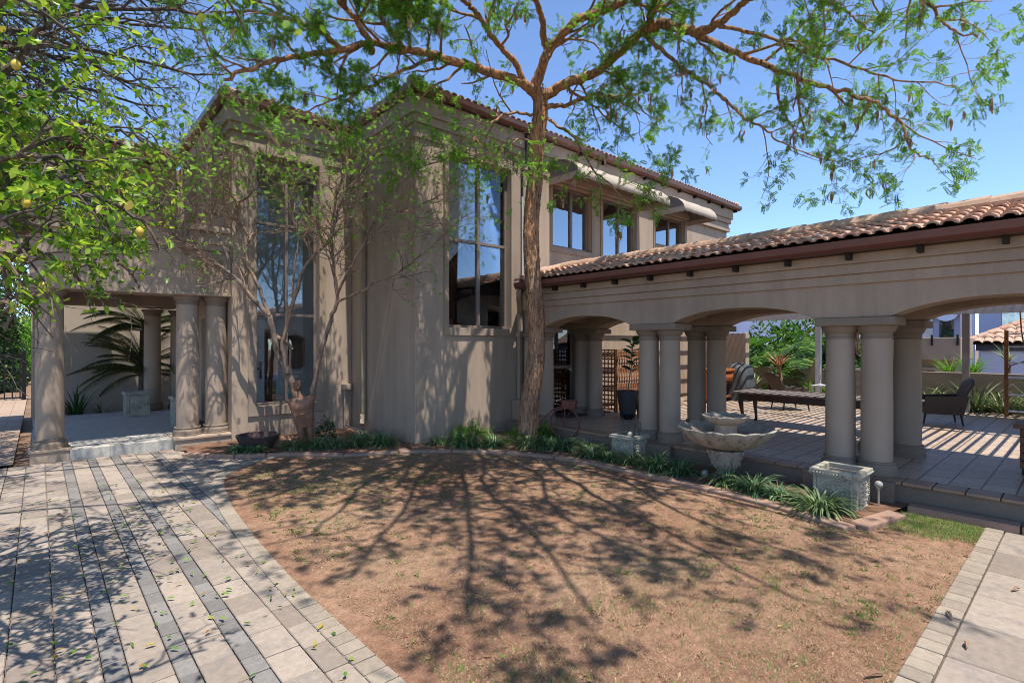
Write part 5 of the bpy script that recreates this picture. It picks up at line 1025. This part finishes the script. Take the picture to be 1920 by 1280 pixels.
# ================================================================ PATIO FURNITURE AND POTS
# dark dining table
tb = thing('dining_table', 'long dark wooden table with weathered top and curved legs on the patio', 'table', (11.65, 3.8, .3))
def T3(*a): return a
m = MB(); m.box(11.15, 12.1, 2.1, 5.25, .945, .985); m.build('table_top', M['tabtop'], tb, bevel=.012)
m = MB(); m.box(11.25, 12.0, 2.2, 5.15, .80, .945); m.build('apron', M['tabled'], tb)
for (x, y) in ((11.3, 5.1), (11.95, 5.1), (11.3, 2.25), (11.95, 2.25)):
    m = MB(); sx = -1 if x < 11.6 else 1; sy = 1 if y > 4 else -1; m.tube([(x, y, .88), (x + sx * .03, y + sy * .03, .76), (x + sx * .01, y + sy * .01, .55), (x - sx * .02, y - sy * .02, .38), (x, y, .30)], [.06, .055, .036, .028, .036], 10); m.build('leg', M['tabled'], tb, smooth=True)
# wicker chairs
def wicker(label, loc, rz):
    t = thing('wicker_chair', label, 'chair', (0, 0, 0), 0, 'dark wicker patio chairs')
    m = MB(); m.box(-.33, .33, -.33, .33, .24, .38); m.build('seat', M['wicker'], t, bevel=.02); m = MB(); m.box(-.27, .27, -.30, .27, .385, .47); m.build('cushion', M['cushion'], t, bevel=.035, seg=3)
    m = MB(); n = 10; vs = []
    for i in range(n + 1):
        u = -1 + 2 * i / n
        for j in range(6):
            s = j / 5; vs.append((u * (.33 + .05 * s), .30 + .22 * s ** 1.3 - .06 * u * u, .30 + (.68 - .10 * u * u) * s))
    m.add(vs, [(i * 6 + j, (i + 1) * 6 + j, (i + 1) * 6 + j + 1, i * 6 + j + 1) for i in range(n) for j in range(5)]); bkk = m.build('backrest', M['wicker'], t, smooth=True); s_ = bkk.modifiers.new('thick', 'SOLIDIFY'); s_.thickness = .035
    for sx in (-1, 1):
        m = MB(); m.add([(sx * .33, -.34, .22), (sx * .33, .34, .22), (sx * .36, .42, .62), (sx * .36, -.30, .58), (sx * .30, -.34, .22), (sx * .30, .34, .22), (sx * .31, .42, .62), (sx * .31, -.30, .58)], [(0, 1, 2, 3), (7, 6, 5, 4), (0, 3, 7, 4), (1, 5, 6, 2), (3, 2, 6, 7), (0, 4, 5, 1)]); m.build('armrest', M['wicker'], t, bevel=.01)
        for sy in (-1, 1): m = MB(); m.tube([(sx * .29, sy * .29, .26), (sx * .31, sy * .33, 0)], [.022, .016], 8); m.build('leg', M['black'], t)
    t.location = loc; t.rotation_euler = (0, 0, rz); return t
wicker('dark wicker armchair right of the columns with its flared back turned to the garden', (14.45, 2.25, .3), -2.8)
wicker('dark wicker armchair with sunlit grey back behind the dark table', (14.6, 5.35, .3), .84)
# small white side table
tw = thing('side_table', 'small white metal side table behind the dark table', 'table', (16.3, 4.9, .3)); m = MB(); m.box(15.95, 16.65, 4.5, 5.3, .82, .86); m.build('table_top', M['white'], tw)
for x in (16.0, 16.6):
    for y in (4.55, 5.25): m = MB(); m.box(x - .02, x + .02, y - .02, y + .02, .3, .82); m.build('leg', M['white'], tw)
# covered grill and orange cabinet
cv = thing('covered_grill', 'barbecue under a draped dark grey cover beside the orange cabinet', 'grill', (15.9, 7.25, .3)); m = MB(); n = 40; vs = []; pr = [(.50, 0), (.47, .3), (.43, .6), (.40, .85), (.36, .97), (.28, 1.05), (.12, 1.09), (.001, 1.09)]
for i, (r, z) in enumerate(pr):
    for k in range(n):
        t = 2 * PI * k / n; q = abs(math.cos(t)) ** .5, abs(math.sin(t)) ** .5; f = 1 + (.06 * math.sin(t * 9 + i * .5) + .04 * math.sin(t * 17)) * (1 - z / 1.1); vs.append((15.9 + r * .9 * f * q[0] * (1 if math.cos(t) > 0 else -1), 7.25 + r * .8 * f * q[1] * (1 if math.sin(t) > 0 else -1), .3 + z + .04 * math.sin(t * 3) * (i > 3)))
m.add(vs, [(i * n + k, i * n + (k + 1) % n, (i + 1) * n + (k + 1) % n, (i + 1) * n + k) for i in range(len(pr) - 1) for k in range(n)]); m.build('cover', M['cover'], cv, smooth=True)
cb_ = thing('wooden_cabinet', 'orange varnished wooden cabinet behind the inner columns', 'cabinet', (14.6, 7.75, .3)); m = MB()
x0, x1, y0, y1 = 14.3, 15.55, 7.3, 8.0
m.box(x0 - .03, x1 + .03, y0 - .03, y1, 1.2, 1.27); m.box(x0, x0 + .04, y0, y1, .38, 1.2); m.box(x1 - .04, x1, y0, y1, .38, 1.2); m.box(x0 + .04, x1 - .04, y1 - .03, y1, .38, 1.2); m.box(x0 + .04, x1 - .04, y0, y1 - .03, .42, .46); m.build('carcass', M['cabinet'], cb_, bevel=.006)
m = MB(); m.box(x0 + .05, x1 - .06, y0 - .02, y0 + .0, .92, 1.1); m.build('drawer', M['cabinet'], cb_, bevel=.006); m = MB(); m.box(x0 + .05, x0 + .55, y0 - .02, y0, .48, .9); m.build('door', M['cabinet'], cb_, bevel=.006)
for x in (x0 + .03, x1 - .03): m = MB(); m.box(x - .03, x + .03, y0 + .03, y0 + .09, .3, .38); m.build('leg', M['cabinet'], cb_)
# lattice screens
def lattice(label, p, q, h):
    t = thing('lattice_screen', label, 'screen', (p[0], p[1], .3), 0, 'wooden lattice screens'); p, q = np.array(p), np.array(q); L_ = np.linalg.norm(q - p); d = (q - p) / L_; m = MB(); n = int(L_ / .105); k = int(h / .115)
    for i in range(n + 1): a = p + d * L_ * i / n; m.bar((*a, .34), (*a, .3 + h), .012, .034)
    nn = np.array([-d[1], d[0]]) * .013
    for j in range(k + 1): z = .36 + (h - .08) * j / k; m.bar((*(p + nn), z), (*(q + nn), z), .012, .034)
    m.build('lattice', M['lattice'], t)
    for a in (p, q): m = MB(); m.bar((*a, .3), (*a, .3 + h), .05, .05); m.build('post', M['lattice'], t)
    return t
lattice('wooden lattice screen panel facing the lawn beside the inner column', (10.74, 8.72), (10.77, 8.08), 1.57); lattice('sunlit wooden lattice screen running along the house wall', (10.80, 8.05), (11.9, 8.08), 1.57); lattice('second sunlit lattice screen behind the dark pot', (11.95, 8.10), (12.9, 8.4), 1.55)
# pots with plants
def pot(label, x, y, r0, r1, h, mat, z=.3, fill='soil'):
    t = thing('plant_pot', label, 'pot', (x, y, z)); m = MB(); m.lathe([(r0, 0), (r0 * 1.02, .02), (r1, h), (r1 * .9, h), (r1 * .86, h - .06), (.001, h - .06)], 32, (x, y, z)); m.build('shell', M[mat], t, smooth=True); m = MB(); m.lathe([(.001, h - .055), (r1 * .85, h - .055), (.001, h - .04)], 20, (x, y, z)); m.build('soil', M['soil'], t); return t
pot('tall dark tapered pot holding the fiddle leaf fig', 10.2, 7.3, .17, .25, .62, 'potd'); pot('round brown clay pot with silvery plant half hidden behind the columns', 10.55, 7.05, .18, .24, .36, 'nose')
pot('shallow dark saucer pot at the foot of the tall dark pot', 9.95, 7.1, .1, .13, .1, 'black')
fg = thing('fiddle_leaf_fig', 'fiddle leaf fig with a few large dark leaves in the tall pot', 'plant', (10.2, 7.3, .86)); m = MB(); m.tube([(10.2, 7.3, .86), (10.24, 7.24, 1.4), (10.25, 7.18, 2.0)], [.014, .011, .008], 6); m.build('stem', M['bark2'], fg)
n = 16; zz = np.linspace(1.35, 2.08, n); a = np.arange(n) * 2.4; P_ = np.stack([10.24 + 0 * a, 7.2 + 0 * a, zz], 1); leaf_mesh('foliage', leaves(P_, np.stack([np.cos(a), np.sin(a), np.full(n, .45)], 1), .30, .085, .15, .3), M['dark'], fg, n)
bush('silver_plant', 'fine silvery leaved plant in the round clay pot', 'plant', (10.55, 7.05, .62), (.28, .28, .42), 500, 'aloe', (.03, .06), .012, None, 8, 9)
# folding ladder shelf
ls = thing('ladder_shelf', 'rusty brown upright ladder rack with pale rungs at the patio edge', 'rack', (17.0, .9, .3))
for y in (1.40, .35): m = MB(); m.box(16.86, 16.94, y - .035, y + .035, .3, 2.32); m.build('upright', M['lattice'], ls)
for z in (.42, .80, 1.20, 1.55, 1.92, 2.22): m = MB(); m.box(16.78, 16.98, .385, 1.365, z, z + .035); m.build('rung', M['white'], ls)
rp = MB(); rp.tube([(16.8, 1.16, 2.74), (16.8, 1.14, 2.3), (16.8, 1.07, 1.75), (16.82, 1.06, 1.62), (16.82, 1.15, 1.58), (16.82, 1.32, 1.5), (16.82, 1.42, 1.2)], .014, 6); tag(rp.build('rope', M['wood'], None, smooth=True), 'brown rope hanging from the pergola beam beside the ladder rack', 'rope')
# wooden box at the right edge with a lantern
wx = thing('wooden_box', 'brown slatted wooden box on dark feet at the right edge of the patio', 'box', (9.75, .36, .3)); m = MB()
for k in range(5): m.box(9.5, 10.05, .05, .66, .38 + k * .105, .38 + k * .105 + .098)
m.build('body', M['wood'], wx, bevel=.006); m = MB(); m.box(9.44, 10.11, -.01, .72, .905, .96); m.build('lid', M['wood'], wx, bevel=.008)
for x in (9.54, 10.0):
    for y in (.1, .6): m = MB(); m.box(x - .04, x + .04, y - .04, y + .04, .3, .38); m.build('leg', M['black'], wx)
ln_ = thing('lantern', 'small dark lantern on the wooden box at the right edge', 'lantern', (9.78, .40, .962)); m = MB(); m.box(9.70, 9.86, .32, .48, .962, .98); m.box(9.70, 9.86, .32, .48, 1.2, 1.22)
for x in (9.70, 9.85):
    for y in (.32, .47): m.box(x, x + .012, y, y + .012, .98, 1.2)
m.build('frame', M['black'], ln_); m = MB(); m.lathe([(.035, .98), (.035, 1.1), (.001, 1.1)], 14, (9.78, .40, 0)); m.build('candle', M['curtain'], ln_)

# ================================================================ BOUNDARY WALLS AND PLANTS BEHIND THE PATIO
bw_ = MB(); bw_.box(18.0, 18.25, -6, 5.6, -.05, 1.25); tag(bw_.build('garden_wall', M['boundary'], None, bevel=.01), 'long low plaster wall with flaking top behind the patio', 'wall')
b2 = thing('garden_wall', 'low brown wall with a square pier behind the covered grill', 'wall', (18.4, 7, 0)); m = MB(); m.box(18.3, 18.5, 5.6, 9.2, -.05, 1.22); m.build('wall', M['beige'], b2, bevel=.01); m = MB(); m.box(18.15, 18.65, 5.85, 6.45, -.05, 1.55); m.build('pier', M['beige'], b2, bevel=.01)
m = MB(); m.box(16.5, 16.75, 7.35, 8.97, .3, 2.35); tag(m.build('screen_wall', M['gwall'], None, bevel=.012), 'tall stub of sunlit plaster wall joining the house beside the grill', 'wall')
m = MB(); m.box(17.6, 18.0, -6, 9, -.05, .28); tag(m.build('raised_bed', M['kerb'], None), kind='structure')
m = MB(); m.box(-.16, 5, 19.2, 19.45, -.05, 3.6); tag(m.build('garden_wall', M['gwall'], None, bevel=.01), 'tall plain plaster wall seen through the porch behind the palm', 'wall')
AG = 'strappy aloes along the patio wall'
for i, (x, y, L_, n_, mt, lb) in enumerate([(17.75, 3.10, .6, 80, 'aloe', 'pale strappy aloe just right of the column group'), (17.7, 2.05, .75, 60, 'aloe', 'large spiky aloe beside the right pergola post'), (17.7, 1.5, .6, 46, 'aloe', 'strappy aloe left of the ladder rack'), (17.7, .8, .75, 60, 'aloe', 'wide strappy aloe behind the ladder rack rungs'), (17.7, .2, .7, 60, 'aloe', 'strappy aloe right of the ladder rack'), (17.75, 2.6, .6, 46, 'aloe', 'strappy aloe behind the flared wicker armchair'),
      (17.8, 5.15, .55, 40, 'lime', 'bright green spiky plant right of the white pergola post'), (17.9, 5.85, .6, 40, 'lime', 'bright green spiky plant left of the white pergola post'), (17.9, 6.25, .5, 34, 'lime', 'small spiky green plant before the square pier')]):
    clump('aloe_plant', lb, 'plant', (x, y, .28), int(n_ * 2.1), .2, L_ * 1.4, .02, mt, AG, .42, (.2, 1.1), 40 + i)
clump('aloe_plant', 'dark spiky aloe beside the covered grill', 'plant', (16.9, 7.25, .75), 26, .06, .62, .03, 'aloe', None, .25, (.35, 1.35), 60)
m = MB(); m.tube([(17.6, 6.75, .3), (17.58, 6.72, .9), (17.55, 6.75, 1.3)], [.07, .06, .06], 8); V, F = blades(30, (17.55, 6.75, 1.3), .05, .62, .032, .18, 5, (.1, 1.15), 0, 61); k_ = len(F); m.add(V, F, 1); tag(m.build('tree_aloe', [M['bark'], M['aloer']], None), 'tall reddish tree aloe on a stem behind the grill', 'plant')
bush('flowering_plant', 'low plant with red flowers behind the dark table', 'plant', (17.6, 6.95, .3), (.5, .45, .5), 700, 'lime', (.05, .08), .025, None, 8, 12)
fl = bpy.data.objects['flowering_plant']
for (x, y, z) in ((17.2, 6.72, .70), (17.3, 6.35, .55), (17.25, 5.55, .50), (17.3, 5.2, .46)):
    m = MB(); m.lathe([(.001, -.03), (.05, -.01), (.06, .02), (.03, .04), (.001, .03)], 10, (x, y, z), 0, lambda i, r, z_, t: (r * (1 + .2 * math.sin(5 * t)), z_)); m.build('flower', M['red'], fl)
# split leaf philodendron: long stalks with lobed leaves
def lobed(name, label, c, n, R_, mat, seed, L_=(.35, .6)):
    q = np.random.default_rng(seed); t = thing(name, label, 'plant', tuple(c)); m = MB(); lf = MB()
    for i in range(n):
        a = q.uniform(0, 2 * PI); el = q.uniform(.15, 1.3); d = np.array([math.cos(a) * math.cos(el), math.sin(a) * math.cos(el), math.sin(el)]); r = R_ * q.uniform(.6, 1.05); p0 = np.array(c, float); p1 = p0 + d * r * .6 + (0, 0, .15); p2 = p0 + d * r; m.tube([p0, p1, p2], [.016, .012, .008], 5)
        o = norm(np.array([d[0], d[1], -.55])); s = norm(np.cross(o, (0, 0, 1.))); l = q.uniform(*L_); b = len(lf.v)
        for k in range(6):
            tt = k / 6; B_ = p2 + o * l * tt - np.array([0, 0, .1]) * tt * tt; w_ = l * (.62 * math.sin(PI * (tt * .8 + .16)))
            for sg in (-1, 1):
                e = B_ + (s * sg * w_) + o * l * .10 + np.array([0, 0, -.05]); lf.add([B_, B_ + o * l * .135, e + o * l * .07, e - o * l * .045], [(0, 1, 2, 3)])
    m.build('stem', M['dark'], t); lf.build('foliage', M[mat], t); return t
lobed('philodendron', 'big split leaf philodendron over the wall behind the grill', (19.0, 7.0, .9), 46, 1.35, 'phil', 3); lobed('philodendron', 'philodendron spilling from the square pier', (18.9, 6.0, 1.3), 34, 1.1, 'phil', 4); lobed('philodendron', 'dark philodendron in the shade behind the white post', (19.3, 5.6, 1.0), 30, 1.1, 'dark', 5)
bn = thing('banana_plant', 'banana plant with broad upright leaves beside the stub wall', 'plant', (18.9, 8.4, 0)); m = MB(); m.tube([(18.9, 8.4, 0), (18.9, 8.4, 1.9)], [.1, .06], 8); m.build('stem', M['phil'], bn)
n = 9; a = np.linspace(0, 2 * PI, n, endpoint=False) + .4; leaf_mesh('foliage', leaves(np.tile([18.9, 8.4, 1.8], (n, 1)), np.stack([np.cos(a), np.sin(a), np.full(n, .55)], 1), 1.3, .2, .25, .15), M['phil'], bn, n)
bush('shade_tree', 'broad leaved green tree rising behind the patio wall and philodendrons', 'tree', (21.5, 7.8, 0), (2.6, 2.4, 3.3), 5200, 'phil', (.15, .3), .05, None, 14, 15)
dt = thing('dead_palm', 'palm trunk with hanging brown fronds behind the white post', 'palm', (19.6, 5.25, 0)); m = MB(); m.tube([(19.6, 5.25, 0), (19.6, 5.25, 2.9)], .16, 10); m.build('trunk', M['bark'], dt); m = MB(); V, F = blades(60, (19.6, 5.25, 2.7), .16, 1.5, .05, .5, 5, (1.2, 2.0), 0, 77); m.add(V, F); m.build('dead_fronds', M['pod'], dt); m = MB(); V, F = blades(40, (19.6, 5.25, 2.8), .16, 1.4, .05, .5, 5, (.1, 1.2), 0, 78); m.add(V, F); m.build('foliage', M['phil'], dt)

# ================================================================ NEIGHBOURS
nb = thing('blue_house', 'blue plastered neighbouring house with a white arched window', 'house', (40, 8, 0)); m = MB(); m.wall('x', 36, 36.3, 4.2, 22, -2, 6.2); m.box(34.5, 36.2, 9.9, 22, -2, 6.2); m.wall('x', 37.5, 37.8, -10, 4.2, -2, 5.0, [(1.6, 3.3, 2.3, 4.2)]); m.build('wall', M['blue'], nb)
m = MB(); m.box(35.9, 38, -10, 4.2, 4.75, 5.15); m.build('fascia', M['blued'], nb)
aw_ = MB(); ys = [5.9]; 
m = MB(); m.wall('x', 35.75, 36.02, 4.3, 6.3, 1.4, 4.6, [(4.75, 5.85, 1.6, 3.8)]); af = m.build('arched_window', M['white'], nb, bevel=.03); m = MB(); m.box(35.85, 35.95, 5.0, 5.6, 1.6, 3.6); m.build('pane', M['glassd'], af); m = MB(); m.lathe([(.001, -.04), (.53, -.04), (.53, .04), (.001, .04)], 28); arr = m.build('arch', M['blue'], af); arr.rotation_euler = (0, PI / 2, 0)
for v in arr.data.vertices: v.co = v.co + wl(af)
arr.location = Vector((35.76, 5.3, 3.75)) - wl(nb)
m = MB(); m.box(37.6, 37.7, 1.6, 3.3, 2.3, 4.2); m.build('window', M['glassd'], nb)
n2 = thing('tiled_outbuilding', 'low blue outbuilding with a hipped orange tiled roof beyond the wall', 'house', (30, 0, 0)); m = MB(); m.box(29.2, 33, -9, 3.2, -2, 1.72); m.build('wall', M['blue'], n2); m = MB(); m.box(29.05, 33.1, -9.1, 3.35, 1.72, 1.98); m.build('fascia', M['blued'], n2)
m = MB(); p26 = math.radians(27); tiles(m, (28.7, 3.7, 2.05), (0, -1, 0), (math.cos(p26), 0, math.sin(p26)), 12.6, 3.2, .3, .42, lambda a, b: a > b * .89, 0, 5); tiles(m, (28.7, 3.7, 2.05), (1, 0, 0), (0, -math.cos(p26), math.sin(p26)), 5, 3.2, .3, .42, lambda a, b: a > b * .89, 0, 5)
hz = 1.97 + 2.8 * math.tan(p26); m.add([(28.7, 3.7, 1.98), (28.7, -9, 1.98), (31.5, -9, hz), (31.5, .9, hz), (34.3, 3.7, 1.98), (34.3, -9, 1.98)], [(0, 3, 2, 1), (0, 4, 3), (4, 5, 2, 3)], 1); m.build('roof', [M['ridge'], M['soffit']], n2, smooth=True); m = MB(); ridge(m, (28.75, 3.65, 2.1), (31.5, .9, hz + .1), .15, .5); ridge(m, (31.5, .9, hz + .1), (31.5, -9, hz + .1), .15, .5); m.build('ridge_tiles', M['tile'], n2)
n3 = thing('beige_building', 'beige flat roofed building with a plain parapet beyond the wall', 'house', (26, 5, 0)); m = MB(); m.box(25.5, 28, 3.65, 9.5, -2, 1.4); m.build('wall', M['beige'], n3); m = MB(); m.box(25.1, 28, 3.3, 9.5, 1.4, 2.25); m.build('parapet', M['beige'], n3, bevel=.02)
for y in (4.0, 4.9): m = MB(); m.wall('x', 25.40, 25.5, y, y + .75, -.5, 1.1, [(y + .1, y + .65, -.4, 1.0)]); wf = m.build('window', M['gwall'], n3); m = MB(); m.box(25.45, 25.49, y + .1, y + .65, -.4, 1.0); m.build('pane', M['glassd'], wf)
for y in (4.1, 3.35): m = MB(); m.box(25.0, 25.08, y, y + .06, 1.95, 2.35); m.build('spout', M['black'], n3)
clump('yucca', 'yellow green spiky yucca left of the right pergola post', 'plant', (21.5, 3.1, 1.0), 80, .1, .85, .016, 'lime', None, .5, (.1, 1.3), 70); clump('yucca', 'yellow green spiky yucca right of the right pergola post', 'plant', (21.6, 2.55, 1.05), 90, .1, .9, .016, 'lime', None, .5, (.1, 1.3), 71)
m = MB(); m.tube([(21.6, 1.75, 0), (21.6, 1.75, 1.55)], [.08, .05], 8); V, F = blades(40, (21.6, 1.75, 1.5), .05, .6, .018, .3, 5, (.05, 1.2), 0, 72); m.add(V, F, 1); tag(m.build('yucca', [M['barkd'], M['aloe']], None), 'slender stemmed yucca before the blue outbuilding', 'plant')

# ================================================================ LEFT: gate, hedge, porch plants
gate = thing('iron_gate', 'black iron bar gate closing the side path left of the porch', 'gate', (-.7, 25.6, 0))
m = MB()
for x in np.arange(-2.3, -.42, .20): m.box(x - .018, x + .018, 25.58, 25.62, .06, 1.62)
m.build('bars', M['black'], gate); m = MB()
for z in (.1, .62, 1.5, 1.62): m.box(-2.4, -.35, 25.57, 25.63, z - .025, z + .025)
m.build('rail', M['black'], gate)
for x in (-.40, -2.45): m = MB(); m.box(x - .06, x + .06, 25.5, 25.62, 0, 1.75); m.build('post', M['black'], gate)
m = MB(); m.box(-3.2, -2.62, 13, 26, -.04, .5); tag(m.build('retaining_wall', M['boundary'], None), 'low retaining wall along the left side path', 'wall')
for i, (x, y, z, r, n_, mt, lb) in enumerate([(-1.25, 29, .3, (.75, 1.2, 4.6), 5200, 'dark', 'dark dense bush behind the gate at far left'), (-.35, 31, .9, (.55, .8, 2.4), 2600, 'small', 'light green bush on the bank behind the gate'), (-.9, 37, 1.5, (3.0, 2, 7.5), 9000, 'olive', 'tall grey green tree mass behind the gate bushes'), (-3.3, 20, .5, (1.0, 1.6, 2.2), 1500, 'dark', 'dark hedge bush on the wall beside the side path')]):
    bush('hedge_bush', lb, 'bush', (x, y, z), r, n_, mt, (.10, .18), .05, 'bushes beyond the side path', 10, 30 + i)
for i, (x, y, n_, lb) in enumerate([(-.75, 11.6, 30, 'grassy tuft at the left edge of the drive by the porch plinth'), (-.62, 10.9, 24, 'small grassy tuft at the far left of the drive')]): clump('grass_tuft', lb, 'plant', (x, y, 0), n_, .08, .28, .006, 'lir', None, .5, (.1, .9), 80 + i)
# palm inside the porch court
pm = thing('palm', 'shaded palm with long arching feather fronds at the back of the porch', 'palm', (2.25, 18.35, 0)); m = MB(); m.tube([(2.25, 18.35, 0), (2.25, 18.35, 1.2), (2.25, 18.35, 2.4)], [.16, .13, .10], 10); m.build('trunk', M['barkd'], pm)
Q = []; mm = MB()
for i in range(58):
    hi = i >= 34; a = rng.uniform(0, 2 * PI) if i % 3 else rng.uniform(2.4, 4.6); el = rng.uniform(.2, 1.35); L_ = rng.uniform(1.2, 1.9); p = np.array([2.25, 18.35, (2.35 if hi else 1.2) + rng.uniform(-.15, .25)]); d = np.array([math.cos(a) * math.cos(el), math.sin(a) * math.cos(el) * .55, math.sin(el)]); pts = [p]
    for k in range(12):
        d = norm(d + np.array([0, 0, -.115])); p = p + d * L_ / 12; pts.append(p)
    mm.tube(pts, np.linspace(.014, .004, 13), 5)
    for k in range(3, 60):
        t = k / 60 * 12; j = min(int(t), 11); b = pts[j] + (pts[j + 1] - pts[j]) * (t - j); dd = norm(pts[j + 1] - pts[j]); s = norm(np.cross(dd, (0, 0, 1.))); l = .34 * math.sin(PI * (.12 + .82 * k / 60))
        for sg in (-1, 1):
            x_ = norm(s * sg * .8 + dd * .55 + np.array([0, 0, -.35])); w_ = norm(np.cross(x_, s * sg + (0, 0, .5))) * .008; Q.append([b - w_, b + w_, b + x_ * l + w_ * .2, b + x_ * l - w_ * .2])
mm.build('stem', M['barkd'], pm); quads('foliage', Q, M['palm'], pm)
clump('strap_plant', 'dark strap leaved plant on the garden side of the porch behind the left column', 'plant', (.75, 18.2, 0), 46, .12, .95, .022, 'dark', None, .28, (.05, .8), 90)
clump('strap_plant', 'loose strap leaved plant below the palm at the back of the porch', 'plant', (1.3, 18.4, 0), 16, .08, .7, .014, 'palm', None, .5, (.3, 1.1), 91)
